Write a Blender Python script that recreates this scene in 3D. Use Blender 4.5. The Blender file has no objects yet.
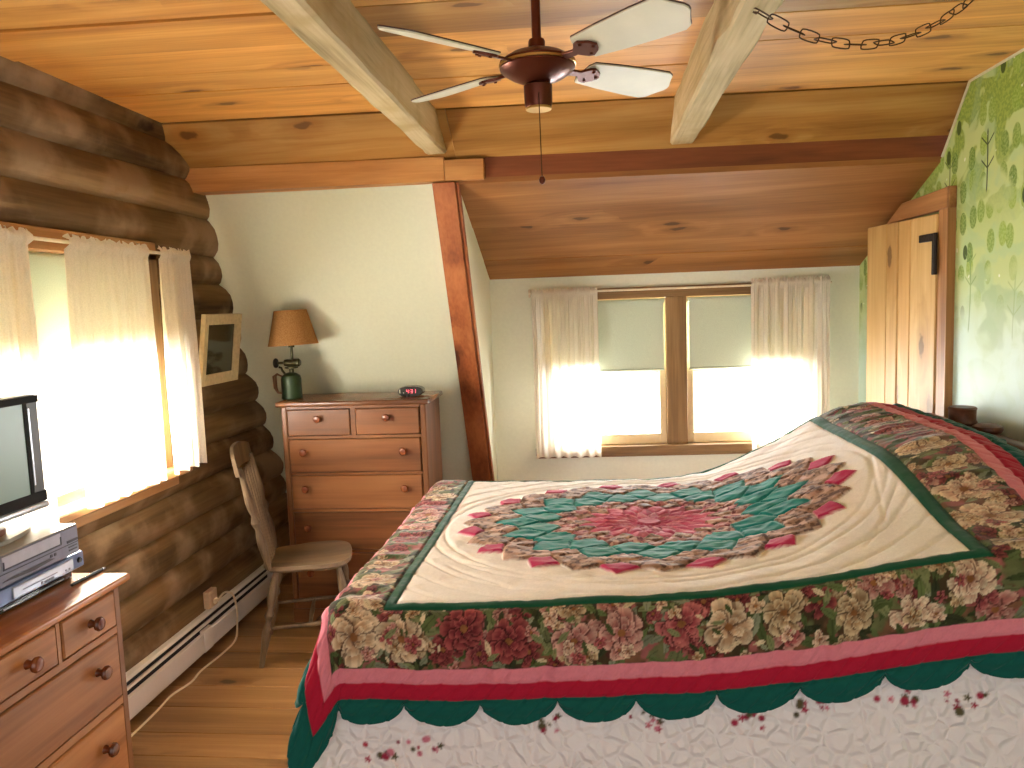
import bpy, bmesh, math, random
import numpy as np
from mathutils import Vector, Matrix, Euler

random.seed(7)
S = bpy.context.scene
COL = S.collection
PI = math.pi

# ------------------------------------------------------------------ camera, sky, daylight, exposure
F = 770.0
def cam_axes():
    Y = Vector((590 - 512, 304 - 384, F)).normalized()
    n = Y.cross(Vector((1, -.036, 0))).normalized()
    Z = -n if n.y > 0 else n
    X = Y.cross(Z)
    return Matrix((X, Y, Z))
Rm = cam_axes()
right, down, fwd = Rm @ Vector((1, 0, 0)), Rm @ Vector((0, 1, 0)), Rm @ Vector((0, 0, 1))
cd = bpy.data.cameras.new('camera')
cd.sensor_width = 36; cd.lens = F / 1024 * 36; cd.clip_start = .05
cam = bpy.data.objects.new('camera', cd); COL.objects.link(cam)
mw = Matrix((right, -down, -fwd)).transposed().to_4x4(); mw.translation = (0, 0, 1.6)
cam.matrix_world = mw
S.camera = cam

S.view_settings.view_transform = 'Standard'
S.view_settings.look = 'None'
S.view_settings.exposure = 0.72
S.view_settings.gamma = 1
S.view_settings.use_curve_mapping = False
try:
    S.cycles.use_denoising = True
    S.cycles.max_bounces = 8
    S.cycles.diffuse_bounces = 5
    S.cycles.transparent_max_bounces = 16
    S.cycles.sample_clamp_indirect = 8
    S.cycles.caustics_reflective = False
    S.cycles.caustics_refractive = False
except Exception:
    pass

W = bpy.data.worlds.new('daylight'); S.world = W; W.use_nodes = True
bg = W.node_tree.nodes['Background']
bg.inputs['Color'].default_value = (1.0, .945, .90, 1)
bg.inputs['Strength'].default_value = 1.1

def area(name, loc, direction, sx, sy, energy, color):
    l = bpy.data.lights.new(name, 'AREA'); l.shape = 'RECTANGLE'; l.size = sx; l.size_y = sy
    l.energy = energy; l.color = color
    o = bpy.data.objects.new(name, l); COL.objects.link(o); o.location = loc
    z_ = -Vector(direction).normalized(); x_ = Vector((0, 0, 1)).cross(z_).normalized(); y_ = z_.cross(x_)
    o.rotation_euler = Matrix((x_, y_, z_)).transposed().to_euler()
    return o
# daylight outside the two windows (they face it through their panes)
area('daylight_outside_side_window', (-2.6, 2.35, 1.35), (1, 0, 0), 2.4, 1.5, 980, (1, .98, .95))
area('daylight_outside_dormer_window', (.5, 5.35, 1.15), (0, -1, 0), 2.4, 1.5, 300, (.95, .98, 1))

# ------------------------------------------------------------------ helpers
def srgb(r, g, b):
    f = lambda c: c / 12.92 if c <= .04045 else ((c + .055) / 1.055) ** 2.4
    return (f(r / 255), f(g / 255), f(b / 255), 1)

def N(t, typ, ins=None, **p):
    n = t.nodes.new(typ)
    for k, v in p.items(): setattr(n, k, v)
    for k, v in (ins or {}).items():
        s = n.inputs[k]
        if hasattr(v, 'is_output'): t.links.new(v, s)
        else: s.default_value = v
    return n
def M(t, op, a, b=0.0, c=0.0, clamp=False):
    return N(t, 'ShaderNodeMath', {0: a, 1: b, 2: c}, operation=op, use_clamp=clamp).outputs[0]
def mapr(t, v, a, b, c=0.0, d=1.0, smooth=True):
    return N(t, 'ShaderNodeMapRange', {0: v, 1: a, 2: b, 3: c, 4: d}, interpolation_type='SMOOTHSTEP' if smooth else 'LINEAR').outputs[0]
def mixc(t, f, a, b, mode='MIX'):
    n = t.nodes.new('ShaderNodeMix'); n.data_type = 'RGBA'; n.blend_type = mode
    for s, v in ((n.inputs[0], f), (n.inputs[6], a), (n.inputs[7], b)):
        if hasattr(v, 'is_output'): t.links.new(v, s)
        else: s.default_value = v
    return n.outputs[2]
def new_mat(name):
    m = bpy.data.materials.new(name); m.use_nodes = True
    t = m.node_tree
    return m, t, t.nodes['Principled BSDF']
def plain(name, col, rough=.6, metal=0, bump=0, scale=40, vary=.08, spec=.5):
    m, t, b = new_mat(name)
    co = N(t, 'ShaderNodeTexCoord').outputs['Object']
    nz = N(t, 'ShaderNodeTexNoise', {'Vector': co, 'Scale': scale, 'Detail': 4}).outputs[0]
    k = mapr(t, nz, .25, .75, 1 - vary, 1 + vary, False)
    c = mixc(t, 1.0, col, N(t, 'ShaderNodeCombineXYZ', {0: k, 1: k, 2: k}).outputs[0], 'MULTIPLY')
    t.links.new(c, b.inputs['Base Color'])
    b.inputs['Roughness'].default_value = rough; b.inputs['Metallic'].default_value = metal
    b.inputs['Specular IOR Level'].default_value = spec
    if bump:
        bn = N(t, 'ShaderNodeBump', {'Height': nz, 'Strength': bump, 'Distance': .01})
        t.links.new(bn.outputs[0], b.inputs['Normal'])
    return m

def wood(name, dark, mid, light, axis='X', scale=1.0, knots=1.0, rough=.55, vary=.25, bump=.15, spec=.4, blotch=None, flat=None, streak=1.0):
    """grain along one local axis, each board shifted by its own 'pid'"""
    m, t, b = new_mat(name)
    co = N(t, 'ShaderNodeTexCoord').outputs['Object']
    pid = N(t, 'ShaderNodeAttribute', attribute_name='pid').outputs['Fac']
    off = N(t, 'ShaderNodeCombineXYZ', {0: M(t, 'MULTIPLY', pid, 7.31), 1: M(t, 'MULTIPLY', pid, 3.77), 2: M(t, 'MULTIPLY', pid, 5.13)}).outputs[0]
    v = N(t, 'ShaderNodeVectorMath', {0: co, 1: off}, operation='ADD').outputs[0]
    i = 'XYZ'.index(axis)
    def st(l, a):
        s = [a * scale] * 3; s[i] = l * scale
        return N(t, 'ShaderNodeVectorMath', {0: v, 1: tuple(s)}, operation='MULTIPLY').outputs[0]
    # knots
    if flat:
        j = [q for q in range(3) if q != i and q != 'XYZ'.index(flat)][0]
        sv = N(t, 'ShaderNodeSeparateXYZ', {0: v})
        ns = N(t, 'ShaderNodeSeparateXYZ', {0: N(t, 'ShaderNodeTexNoise', {'Vector': v, 'Scale': 14.0}).outputs[1]})
        kv = N(t, 'ShaderNodeCombineXYZ', {0: M(t, 'ADD', M(t, 'MULTIPLY', sv.outputs[i], 1.6 * scale), M(t, 'MULTIPLY', ns.outputs[0], .14)),
                                           1: M(t, 'ADD', M(t, 'ADD', M(t, 'MULTIPLY', sv.outputs[j], 4.2 * scale), M(t, 'MULTIPLY', ns.outputs[1], .14)), M(t, 'MULTIPLY', pid, 3.3)), 2: 0.0}).outputs[0]
        vor = N(t, 'ShaderNodeTexVoronoi', {'Vector': kv, 'Scale': 1.0, 'Randomness': 1.0}, feature='F1', voronoi_dimensions='2D')
    else:
        vor = N(t, 'ShaderNodeTexVoronoi', {'Vector': st(1.7, 5.0), 'Scale': 1.0, 'Randomness': 1.0}, feature='F1')
    d = vor.outputs['Distance']
    cellr = N(t, 'ShaderNodeSeparateColor', {0: vor.outputs['Color']}).outputs[0]
    on = mapr(t, cellr, 1.0 - .55 * knots, 1.0 - .55 * knots + .02)
    warp = M(t, 'MULTIPLY', M(t, 'MULTIPLY', mapr(t, d, .45, 0.05), on), .55)
    n1v = N(t, 'ShaderNodeVectorMath', {0: st(.8, 9), 1: N(t, 'ShaderNodeCombineXYZ', {0: warp, 1: warp, 2: warp}).outputs[0]}, operation='ADD').outputs[0]
    n1 = N(t, 'ShaderNodeTexNoise', {'Vector': n1v, 'Scale': 1.0, 'Detail': 3, 'Distortion': .35}).outputs[0]
    n2 = N(t, 'ShaderNodeTexNoise', {'Vector': st(3, 90), 'Scale': 1.0, 'Detail': 3}).outputs[0]
    n3 = N(t, 'ShaderNodeTexNoise', {'Vector': st(1.1, 3.2), 'Scale': 1.0, 'Detail': 4}).outputs[0]
    r = N(t, 'ShaderNodeValToRGB', {0: M(t, 'ADD', M(t, 'MULTIPLY', n1, .75), M(t, 'MULTIPLY', n2, .25))})
    e = r.color_ramp.elements
    e[0].position = .30 - .12 * (1 - streak) * 2; e[0].color = dark; e[1].position = .66; e[1].color = light
    x = e.new(.5); x.color = mid
    c = r.outputs[0]
    rnd = M(t, 'FRACT', M(t, 'MULTIPLY', M(t, 'SINE', M(t, 'MULTIPLY', pid, 91.7)), 437.3))
    k = M(t, 'ADD', mapr(t, rnd, 0, 1, 1 - vary, 1 + vary * .6, False), M(t, 'MULTIPLY', M(t, 'SUBTRACT', n3, .5), vary * 1.6))
    c = mixc(t, 1.0, c, N(t, 'ShaderNodeCombineXYZ', {0: k, 1: k, 2: k}).outputs[0], 'MULTIPLY')
    kd = tuple(x * .28 for x in dark[:3]) + (1,)
    c = mixc(t, M(t, 'MULTIPLY', M(t, 'MULTIPLY', mapr(t, d, .20, .06), on), .45), c, dark)
    c = mixc(t, M(t, 'MULTIPLY', M(t, 'MULTIPLY', mapr(t, d, .085, .05), on), .75), c, kd)
    if blotch:
        c = mixc(t, mapr(t, N(t, 'ShaderNodeTexNoise', {'Vector': v, 'Scale': 4.0, 'Detail': 6}).outputs[0], .45, .7), c, blotch)
    t.links.new(c, b.inputs['Base Color'])
    b.inputs['Roughness'].default_value = rough
    b.inputs['Specular IOR Level'].default_value = spec
    bn = N(t, 'ShaderNodeBump', {'Height': M(t, 'ADD', n2, n1), 'Strength': bump, 'Distance': .004})
    t.links.new(bn.outputs[0], b.inputs['Normal'])
    return m

class MB:
    def __init__(s):
        s.bm = bmesh.new(); s.pl = s.bm.faces.layers.float.new('pid')
    def _fin(s, verts, pid, mtx=None, bev=0, seg=1):
        if mtx is not None: bmesh.ops.transform(s.bm, matrix=mtx, verts=verts)
        fs = {f for v in verts for f in v.link_faces}
        for f in fs: f[s.pl] = pid
        if bev:
            es = list({e for v in verts for e in v.link_edges})
            r = bmesh.ops.bevel(s.bm, geom=es, offset=bev, segments=seg, affect='EDGES', profile=.5)
            for f in r['faces']: f[s.pl] = pid
        return s
    def box(s, c, d, pid=0., rot=None, bev=0, seg=1):
        vs = [s.bm.verts.new((c[0] + d[0] / 2 * i, c[1] + d[1] / 2 * j, c[2] + d[2] / 2 * k)) for i in (-1, 1) for j in (-1, 1) for k in (-1, 1)]
        for q in ((0, 1, 3, 2), (4, 6, 7, 5), (0, 4, 5, 1), (2, 3, 7, 6), (0, 2, 6, 4), (1, 5, 7, 3)):
            s.bm.faces.new([vs[a] for a in q])
        m = None
        if rot is not None:
            m = Matrix.Translation(c) @ rot.to_4x4() @ Matrix.Translation(-Vector(c))
        return s._fin(vs, pid, m, bev, seg)
    def b2(s, p, q, **k):
        return s.box([(a + b) / 2 for a, b in zip(p, q)], [abs(b - a) for a, b in zip(p, q)], **k)
    def hull8(s, bot, top, pid=0., bev=0):
        n = len(bot)
        A = [s.bm.verts.new(p) for p in bot]; B = [s.bm.verts.new(p) for p in top]
        s.bm.faces.new(A[::-1]); s.bm.faces.new(B)
        for i in range(n): s.bm.faces.new((A[i], A[(i + 1) % n], B[(i + 1) % n], B[i]))
        return s._fin(A + B, pid, None, bev)
    def prism(s, poly, a, b, plane='XY', pid=0., bev=0, mtx=None):
        def P(u, v, w): return {'XY': (u, v, w), 'YZ': (w, u, v), 'XZ': (u, w, v)}[plane]
        A = [s.bm.verts.new(P(u, v, a)) for u, v in poly]; B = [s.bm.verts.new(P(u, v, b)) for u, v in poly]
        n = len(poly)
        s.bm.faces.new(A[::-1]); s.bm.faces.new(B)
        for i in range(n): s.bm.faces.new((A[i], A[(i + 1) % n], B[(i + 1) % n], B[i]))
        return s._fin(A + B, pid, mtx, bev)
    def lathe(s, prof, base=(0, 0, 0), axis=(0, 0, 1), seg=24, pid=0., caps=True):
        q = Vector((0, 0, 1)).rotation_difference(Vector(axis).normalized()).to_matrix().to_4x4()
        m = Matrix.Translation(base) @ q
        rings = []
        for r, z in prof:
            rings.append([s.bm.verts.new((r * math.cos(2 * PI * i / seg), r * math.sin(2 * PI * i / seg), z)) for i in range(seg)])
        for A, B in zip(rings, rings[1:]):
            for i in range(seg): s.bm.faces.new((A[i], A[(i + 1) % seg], B[(i + 1) % seg], B[i]))
        if caps:
            s.bm.faces.new(rings[0][::-1]); s.bm.faces.new(rings[-1])
        return s._fin([v for r in rings for v in r], pid, m)
    def tube(s, pts, r, seg=8, closed=False, pid=0.):
        pts = [Vector(p) for p in pts]; n = len(pts)
        R = r if hasattr(r, '__len__') else [r] * n
        rings = []; up = None
        for i, p in enumerate(pts):
            a = pts[(i - 1) % n] if (closed or i > 0) else p
            c = pts[(i + 1) % n] if (closed or i < n - 1) else p
            d = (c - a).normalized()
            if up is None: up = d.orthogonal().normalized()
            u = (up - d * up.dot(d)).normalized(); up = u; w = d.cross(u)
            rings.append([s.bm.verts.new(p + (u * math.cos(2 * PI * k / seg) + w * math.sin(2 * PI * k / seg)) * R[i]) for k in range(seg)])
        for i in range(n if closed else n - 1):
            A, B = rings[i], rings[(i + 1) % n]
            for k in range(seg): s.bm.faces.new((A[k], A[(k + 1) % seg], B[(k + 1) % seg], B[k]))
        if not closed:
            s.bm.faces.new(rings[0][::-1]); s.bm.faces.new(rings[-1])
        return s._fin([v for g in rings for v in g], pid)
    def build(s, name, mat, parent=None, smooth=True, loc=None, ang=35):
        bmesh.ops.recalc_face_normals(s.bm, faces=s.bm.faces[:])
        me = bpy.data.meshes.new(name); s.bm.to_mesh(me); s.bm.free()
        me.materials.append(mat)
        if smooth:
            for p in me.polygons: p.use_smooth = True
            me.set_sharp_from_angle(angle=math.radians(ang))
        o = bpy.data.objects.new(name, me); COL.objects.link(o)
        if parent: o.parent = parent
        if loc is not None: o.location = loc
        return o

def empty(name, loc, rz=0):
    o = bpy.data.objects.new(name, None); COL.objects.link(o); o.location = loc; o.rotation_euler = (0, 0, rz)
    o.empty_display_size = .1
    return o
def tag(o, label, cat, group=None):
    o['label'] = label; o['category'] = cat
    if group: o['group'] = group
    return o
def struct(o, label=None):
    o['kind'] = 'structure'
    if label: o['label'] = label
    return o
def copy_tree(o, parent=None):
    c = o.copy(); COL.objects.link(c)
    if parent: c.parent = parent
    for ch in list(o.children): copy_tree(ch, c)
    return c

# ------------------------------------------------------------------ materials
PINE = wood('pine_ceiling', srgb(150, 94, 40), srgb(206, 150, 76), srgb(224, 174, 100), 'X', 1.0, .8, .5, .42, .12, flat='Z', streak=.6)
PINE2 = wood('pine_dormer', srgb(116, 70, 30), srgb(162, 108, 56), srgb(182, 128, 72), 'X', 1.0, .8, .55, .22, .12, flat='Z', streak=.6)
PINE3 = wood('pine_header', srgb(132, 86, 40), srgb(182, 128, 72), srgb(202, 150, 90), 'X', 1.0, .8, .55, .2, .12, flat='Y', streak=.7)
RAFTER = wood('rafter_wood', srgb(100, 48, 22), srgb(150, 84, 44), srgb(176, 108, 62), 'Z', .9, .7, .55, .25, .12, flat='Y')
BEAM = wood('rough_beam', srgb(138, 122, 84), srgb(204, 186, 144), srgb(226, 210, 170), 'Y', 1.0, .35, .8, .15, .5, .2, blotch=srgb(176, 156, 112))
LOG = wood('log_wood', srgb(62, 44, 24), srgb(108, 82, 50), srgb(136, 108, 72), 'Y', .8, .35, .75, .22, .5, .2, blotch=srgb(146, 120, 90), flat='X')
FLOORM = wood('floor_wood', srgb(98, 66, 36), srgb(150, 110, 66), srgb(172, 132, 84), 'X', .9, .7, .38, .25, .08, flat='Z', streak=.7)
MAPLE = wood('maple_drawers', srgb(80, 46, 22), srgb(122, 76, 42), srgb(142, 94, 56), 'X', .8, 0, .35, .12, .05)
MAPLEY = wood('maple_dresser', srgb(120, 72, 36), srgb(172, 114, 66), srgb(194, 136, 84), 'Y', .8, 0, .35, .12, .05)
MAPLEZ = wood('maple_case', srgb(84, 50, 26), srgb(126, 82, 48), srgb(146, 100, 62), 'Z', .8, 0, .35, .12, .05)
MAPLET = wood('maple_top', srgb(122, 68, 34), srgb(176, 112, 66), srgb(196, 134, 84), 'Y', .8, 0, .22, .12, .05)
MAPLETX = wood('maple_chest_top', srgb(96, 58, 32), srgb(138, 90, 56), srgb(158, 108, 70), 'X', .8, 0, .25, .12, .05)
KNOB = wood('knob_wood', srgb(82, 36, 16), srgb(124, 62, 30), srgb(146, 80, 42), 'Z', 2, 0, .22, .1, .03, .6)
CHAIRW = wood('chair_wood', srgb(66, 50, 34), srgb(108, 86, 60), srgb(134, 110, 80), 'Z', 1.2, 0, .5, .15, .08)
CHAIRS = wood('chair_seat_wood', srgb(74, 58, 40), srgb(114, 92, 66), srgb(138, 114, 84), 'X', 1.2, 0, .45, .15, .08)
DOORW = wood('door_pine', srgb(172, 126, 66), srgb(212, 172, 106), srgb(228, 194, 130), 'Z', .8, .7, .5, .14, .06, flat='X', streak=.5)
TRIMW = wood('trim_pine', srgb(122, 78, 40), srgb(176, 126, 76), srgb(200, 150, 98), 'Z', .9, .4, .5, .12, .06)
TRIMH = wood('trim_pine_level', srgb(122, 78, 40), srgb(166, 116, 68), srgb(188, 138, 88), 'Y', .9, .3, .5, .12, .06)
WINW = wood('window_wood', srgb(96, 70, 40), srgb(142, 110, 68), srgb(164, 132, 88), 'X', 1, .1, .5, .1, .06)
WINWZ = wood('window_wood_upright', srgb(96, 70, 40), srgb(142, 110, 68), srgb(164, 132, 88), 'Z', 1, .1, .5, .1, .06)
WINWY = wood('window_wood_side', srgb(120, 80, 44), srgb(176, 130, 80), srgb(198, 152, 100), 'Y', 1, .1, .5, .1, .06)
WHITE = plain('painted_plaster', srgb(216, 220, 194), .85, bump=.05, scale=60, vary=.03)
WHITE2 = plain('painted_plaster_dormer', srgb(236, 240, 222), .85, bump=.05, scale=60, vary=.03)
SASHM = plain('sash_paint', srgb(226, 204, 160), .5, scale=30, vary=.05)
BRONZE = plain('fan_brown_metal', srgb(96, 44, 26), .32, .55, scale=20, vary=.1)
BRASS = plain('brass', srgb(196, 160, 92), .3, .9, scale=20)
BLADE = plain('fan_blade_pale', srgb(222, 220, 196), .45, scale=12, vary=.06)
BLADEK = plain('fan_blade_edge', srgb(70, 40, 26), .5)
IRON = plain('black_iron', srgb(46, 38, 32), .5, .5, scale=60, bump=.2)
CHAINM = plain('chain_antique_bronze', srgb(84, 58, 34), .4, .8)
HEATM = plain('heater_enamel', srgb(226, 218, 206), .4, scale=10, vary=.04)
DARK = plain('dark_gap', srgb(24, 18, 16), .8)
BLACKP = plain('black_plastic', srgb(30, 28, 27), .25, scale=30)
TVGREY = plain('tv_grey_plastic', srgb(58, 54, 44), .45)
SILVER = plain('silver_plastic', srgb(188, 190, 196), .3, .4)
VCRM = plain('vcr_grey', srgb(116, 120, 138), .4, .2)
VCRT = plain('vcr_top', srgb(150, 144, 130), .35, .3)
VCRD = plain('vcr_dark', srgb(52, 54, 66), .35)
VCRL = plain('vcr_light', srgb(168, 172, 186), .35, .2)
DVDM = plain('dvd_blue_grey', srgb(104, 122, 156), .3, .4)
DVDS = plain('dvd_silver', srgb(200, 212, 228), .25, .6)
SCREEN = plain('tv_screen', srgb(120, 150, 136), .35, spec=.6, scale=2, vary=.02)  # mint base colour paints in the papered wall's reflection on the dark screen
STANDW = plain('tv_stand_brown', srgb(112, 66, 50), .3)
CORDM = plain('cord_white', srgb(226, 206, 172), .5)
PLUGM = plain('plug_beige', srgb(196, 166, 132), .5)
GREEN = plain('torch_green', srgb(44, 62, 36), .35, .3, scale=18, vary=.25)
GREENM = plain('torch_dark_brass', srgb(66, 62, 36), .4, .7, scale=30, vary=.25)
SHADE = None
CLOCKM = plain('clock_dark', srgb(34, 34, 26), .2)
FRAMEM = plain('frame_whitewash', srgb(196, 180, 140), .7, scale=50, vary=.15, bump=.2)
MIRROR = plain('mirror_dark', srgb(62, 60, 42), .12, 0, scale=3, vary=.1, spec=.8)
HEADB = wood('headboard_wood', srgb(58, 30, 16), srgb(92, 50, 28), srgb(116, 68, 40), 'Y', 1, 0, .4, .1, .05)
MATT = plain('mattress_ticking', srgb(220, 214, 204), .9)

def cloth_mat(name, col, trans, transp, col2=None):
    m = bpy.data.materials.new(name); m.use_nodes = True; t = m.node_tree; t.nodes.clear()
    co = N(t, 'ShaderNodeTexCoord').outputs['Object']
    nz = N(t, 'ShaderNodeTexNoise', {'Vector': co, 'Scale': 220, 'Detail': 2}).outputs[0]
    c = mixc(t, mapr(t, nz, .3, .7, 0, 1), col, col2 or tuple(x * .9 for x in col[:3]) + (1,))
    d = N(t, 'ShaderNodeBsdfDiffuse', {'Color': c}); tr = N(t, 'ShaderNodeBsdfTranslucent', {'Color': c})
    a = N(t, 'ShaderNodeMixShader', {0: trans, 1: d.outputs[0], 2: tr.outputs[0]})
    tp = N(t, 'ShaderNodeBsdfTransparent')
    b = N(t, 'ShaderNodeMixShader', {0: transp, 1: a.outputs[0], 2: tp.outputs[0]})
    N(t, 'ShaderNodeOutputMaterial', {0: b.outputs[0]})
    return m
CURT = cloth_mat('curtain_cotton', srgb(246, 238, 222), .36, .05)
BLIND = cloth_mat('shade_vinyl', srgb(206, 216, 196), .06, 0.0)
SHADE = cloth_mat('burlap_shade', srgb(178, 134, 84), .25, 0.0, srgb(150, 108, 62))
gm = bpy.data.materials.new('window_glass'); gm.use_nodes = True; t = gm.node_tree; t.nodes.clear()
gl = N(t, 'ShaderNodeBsdfGlossy', {'Roughness': .03}); tp = N(t, 'ShaderNodeBsdfTransparent')
fr = N(t, 'ShaderNodeMath', {0: M(t, 'POWER', N(t, 'ShaderNodeLayerWeight', {'Blend': .5}).outputs['Facing'], 4.0), 1: .5}, operation='MULTIPLY')
N(t, 'ShaderNodeOutputMaterial', {0: N(t, 'ShaderNodeMixShader', {0: fr.outputs[0], 1: tp.outputs[0], 2: gl.outputs[0]}).outputs[0]})
GLASS = gm
m, t, b = new_mat('red_led'); b.inputs['Base Color'].default_value = (.3, 0, .02, 1)
b.inputs['Emission Color'].default_value = (1, .12, .16, 1); b.inputs['Emission Strength'].default_value = 1.6
LED = m

def wallpaper():
    m, t, b = new_mat('forest_mural_wallpaper')
    co = N(t, 'ShaderNodeTexCoord').outputs['Object']
    sp = N(t, 'ShaderNodeSeparateXYZ', {0: co}); y, z = sp.outputs[1], sp.outputs[2]
    P = N(t, 'ShaderNodeCombineXYZ', {0: y, 1: z, 2: 0.0}).outputs[0]
    def nz(sc, det=4, off=0.0, dist=0.0):
        return N(t, 'ShaderNodeTexNoise', {'Vector': N(t, 'ShaderNodeVectorMath', {0: P, 1: (off, off * .7, 0)}, operation='ADD').outputs[0], 'Scale': sc, 'Detail': det, 'Distortion': dist}).outputs[0]
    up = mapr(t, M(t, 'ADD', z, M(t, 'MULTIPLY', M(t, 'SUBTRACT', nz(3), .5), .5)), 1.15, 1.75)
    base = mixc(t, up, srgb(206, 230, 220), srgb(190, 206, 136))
    base = mixc(t, M(t, 'MULTIPLY', mapr(t, nz(7, 5, 3.1, .6), .48, .62), M(t, 'ADD', .15, M(t, 'MULTIPLY', up, .5))), base, srgb(172, 200, 146))
    # big tree crowns
    hi = mapr(t, z, 1.75, 2.25)
    cr = M(t, 'MULTIPLY', mapr(t, nz(4.2, 3, 9.4, .8), .46, .50), hi)
    base = mixc(t, M(t, 'MULTIPLY', cr, .85), base, mixc(t, mapr(t, nz(60, 3), .4, .6), srgb(112, 142, 34), srgb(146, 168, 62)))
    cr2 = M(t, 'MULTIPLY', mapr(t, nz(3.3, 3, 21.4, .8), .54, .60), mapr(t, z, 1.2, 1.5))
    base = mixc(t, M(t, 'MULTIPLY', cr2, .5), base, srgb(150, 178, 128))
    # oval leaves
    V = N(t, 'ShaderNodeVectorMath', {0: P, 1: (13, 8, 1)}, operation='MULTIPLY').outputs[0]
    vo = N(t, 'ShaderNodeTexVoronoi', {'Vector': V, 'Scale': 1.0, 'Randomness': .6}, feature='F1', voronoi_dimensions='2D')
    cc = N(t, 'ShaderNodeSeparateColor', {0: vo.outputs['Color']})
    leaf = mapr(t, vo.outputs['Distance'], .40, .36)
    msk = M(t, 'MULTIPLY', mapr(t, nz(2.6, 2, 5.5), .40, .47), mapr(t, z, 1.48, 1.7))
    leaf = M(t, 'MULTIPLY', M(t, 'MULTIPLY', leaf, msk), mapr(t, cc.outputs[0], .22, .26))
    vein = mapr(t, nz(90, 3, 2), .42, .58)
    lc = mixc(t, mapr(t, cc.outputs[1], .2, .9), srgb(92, 128, 34), srgb(146, 174, 66))
    lc = mixc(t, M(t, 'MULTIPLY', vein, .35), lc, srgb(190, 208, 130))
    base = mixc(t, M(t, 'MULTIPLY', leaf, .9), base, lc)
    # few very dark leaves
    dk = M(t, 'MULTIPLY', mapr(t, vo.outputs['Distance'], .27, .22), mapr(t, cc.outputs[2], .94, .95))
    base = mixc(t, M(t, 'MULTIPLY', dk, mapr(t, z, 1.45, 1.6)), base, srgb(62, 84, 18))
    # slender trunks
    n4 = M(t, 'MULTIPLY', M(t, 'SUBTRACT', nz(2.2, 2, 1.7), .5), .06)
    for y0, z0, z1, w, op, cl in ((3.30, 1.98, 2.24, .006, .95, (44, 60, 16)), (2.98, 1.98, 2.22, .007, .95, (44, 60, 16)), (3.62, 1.9, 2.2, .006, .7, (70, 96, 30)),
                              (3.42, 1.42, 1.78, .006, .6, (110, 150, 76)), (3.08, 1.40, 1.66, .005, .4, (130, 160, 90)), (2.6, 1.7, 2.25, .008, .8, (60, 80, 30)), (2.2, 1.5, 2.2, .008, .8, (60, 80, 30))):
        dy = M(t, 'ABSOLUTE', M(t, 'ADD', M(t, 'SUBTRACT', y, y0), n4))
        q = M(t, 'MULTIPLY', mapr(t, dy, w, w * .6), M(t, 'MULTIPLY', mapr(t, z, z0, z0 + .02), mapr(t, z, z1, z1 - .02)))
        # two pairs of rising twigs
        for zb in (z1 - .07, z1 - .16):
            tw = M(t, 'ABSOLUTE', M(t, 'SUBTRACT', M(t, 'SUBTRACT', z, zb), M(t, 'MULTIPLY', dy, .8)))
            q = M(t, 'MAXIMUM', q, M(t, 'MULTIPLY', mapr(t, tw, .005, .003), mapr(t, dy, .05, .045)))
        base = mixc(t, M(t, 'MULTIPLY', q, op), base, srgb(*cl))
    # worn white flecks
    wf = M(t, 'MULTIPLY', mapr(t, nz(16, 2, 13.3), .71, .74), mapr(t, z, 1.3, 1.6))
    base = mixc(t, wf, base, srgb(226, 232, 206))
    t.links.new(base, b.inputs['Base Color'])
    b.inputs['Roughness'].default_value = .55
    b.inputs['Specular IOR Level'].default_value = .3
    return m
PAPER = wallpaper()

# ------------------------------------------------------------------ the room
XL, XR, ZC = -1.84, 1.58, 2.46
K = .045
hy = lambda x: 3.62 + K * x           # face of the header at the foot of the flat ceiling
wy = lambda x: 4.68 + K * x           # dormer window wall
cy = lambda x: 3.40 + .04 * x         # line where the ceiling begins to slope
Y0 = -1.0
dz = lambda y, x: 2.185 - (y - hy(x)) * (2.185 - 1.772) / 1.06   # dormer ceiling

# floor
f = MB(); r = random.Random(3); y = Y0; k = 0
while y < 4.9:
    w = r.uniform(.15, .21); x = -2.1
    while x < 1.75:
        L = r.uniform(1.2, 2.6); x1 = min(x + L, 1.75)
        f.b2((x + .001, y + .0015, -.03), (x1 - .001, min(y + w, 4.95) - .0015, 0), pid=r.random() * 9, bev=.0015)
        x = x1
    y += w
struct(f.build('floor', FLOORM))

# flat ceiling boards + sloping board down to the header
c = MB(); r = random.Random(11)
edges = [Y0]
while edges[-1] < 3.05: edges.append(edges[-1] + r.uniform(.16, .25))
edges[-1] = None
ys = [e for e in edges if e is not None]
def yline(i, x): return ys[i] + .03 * x if i < len(ys) else cy(x)
for i in range(len(ys)):
    xs = [-2.0] + sorted(r.sample([-.69, .43], 1)) + [1.7]
    for a, bq in zip(xs, xs[1:]):
        zz = ZC + r.uniform(-.004, .004)
        lo = [(a + .001, yline(i, a) + .0025, zz), (bq - .001, yline(i, bq) + .0025, zz), (bq - .001, yline(i + 1, bq) - .0025, zz), (a + .001, yline(i + 1, a) - .0025, zz)]
        c.hull8(lo, [(p[0], p[1], ZC + .028) for p in lo], pid=r.random() * 9)
for a, bq, q in ((-2.0, -.6, .9), (-.6, .39, 4.1), (.39, 1.7, 6.6)):
    lo = [(a + .002, cy(a) + .001, ZC - .006), (bq - .002, cy(bq) + .001, ZC - .006), (bq, hy(bq) + .03, 2.29), (a, hy(a) + .03, 2.29)]
    c.hull8(lo, [(p[0], p[1] + .02, p[2] + .02) for p in lo], pid=q)
struct(c.build('ceiling', PINE))
rf = MB(); rf.b2((-2.3, Y0, ZC + .03), (1.9, 3.75, ZC + .06)); rf.prism([(3.4, ZC + .06), (3.75, ZC + .06), (5.0, 1.95), (5.0, 1.86), (3.74, 2.36)], -2.3, 1.9, 'YZ')  # unseen dark cover added above the ceiling to stop light leaking through
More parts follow.
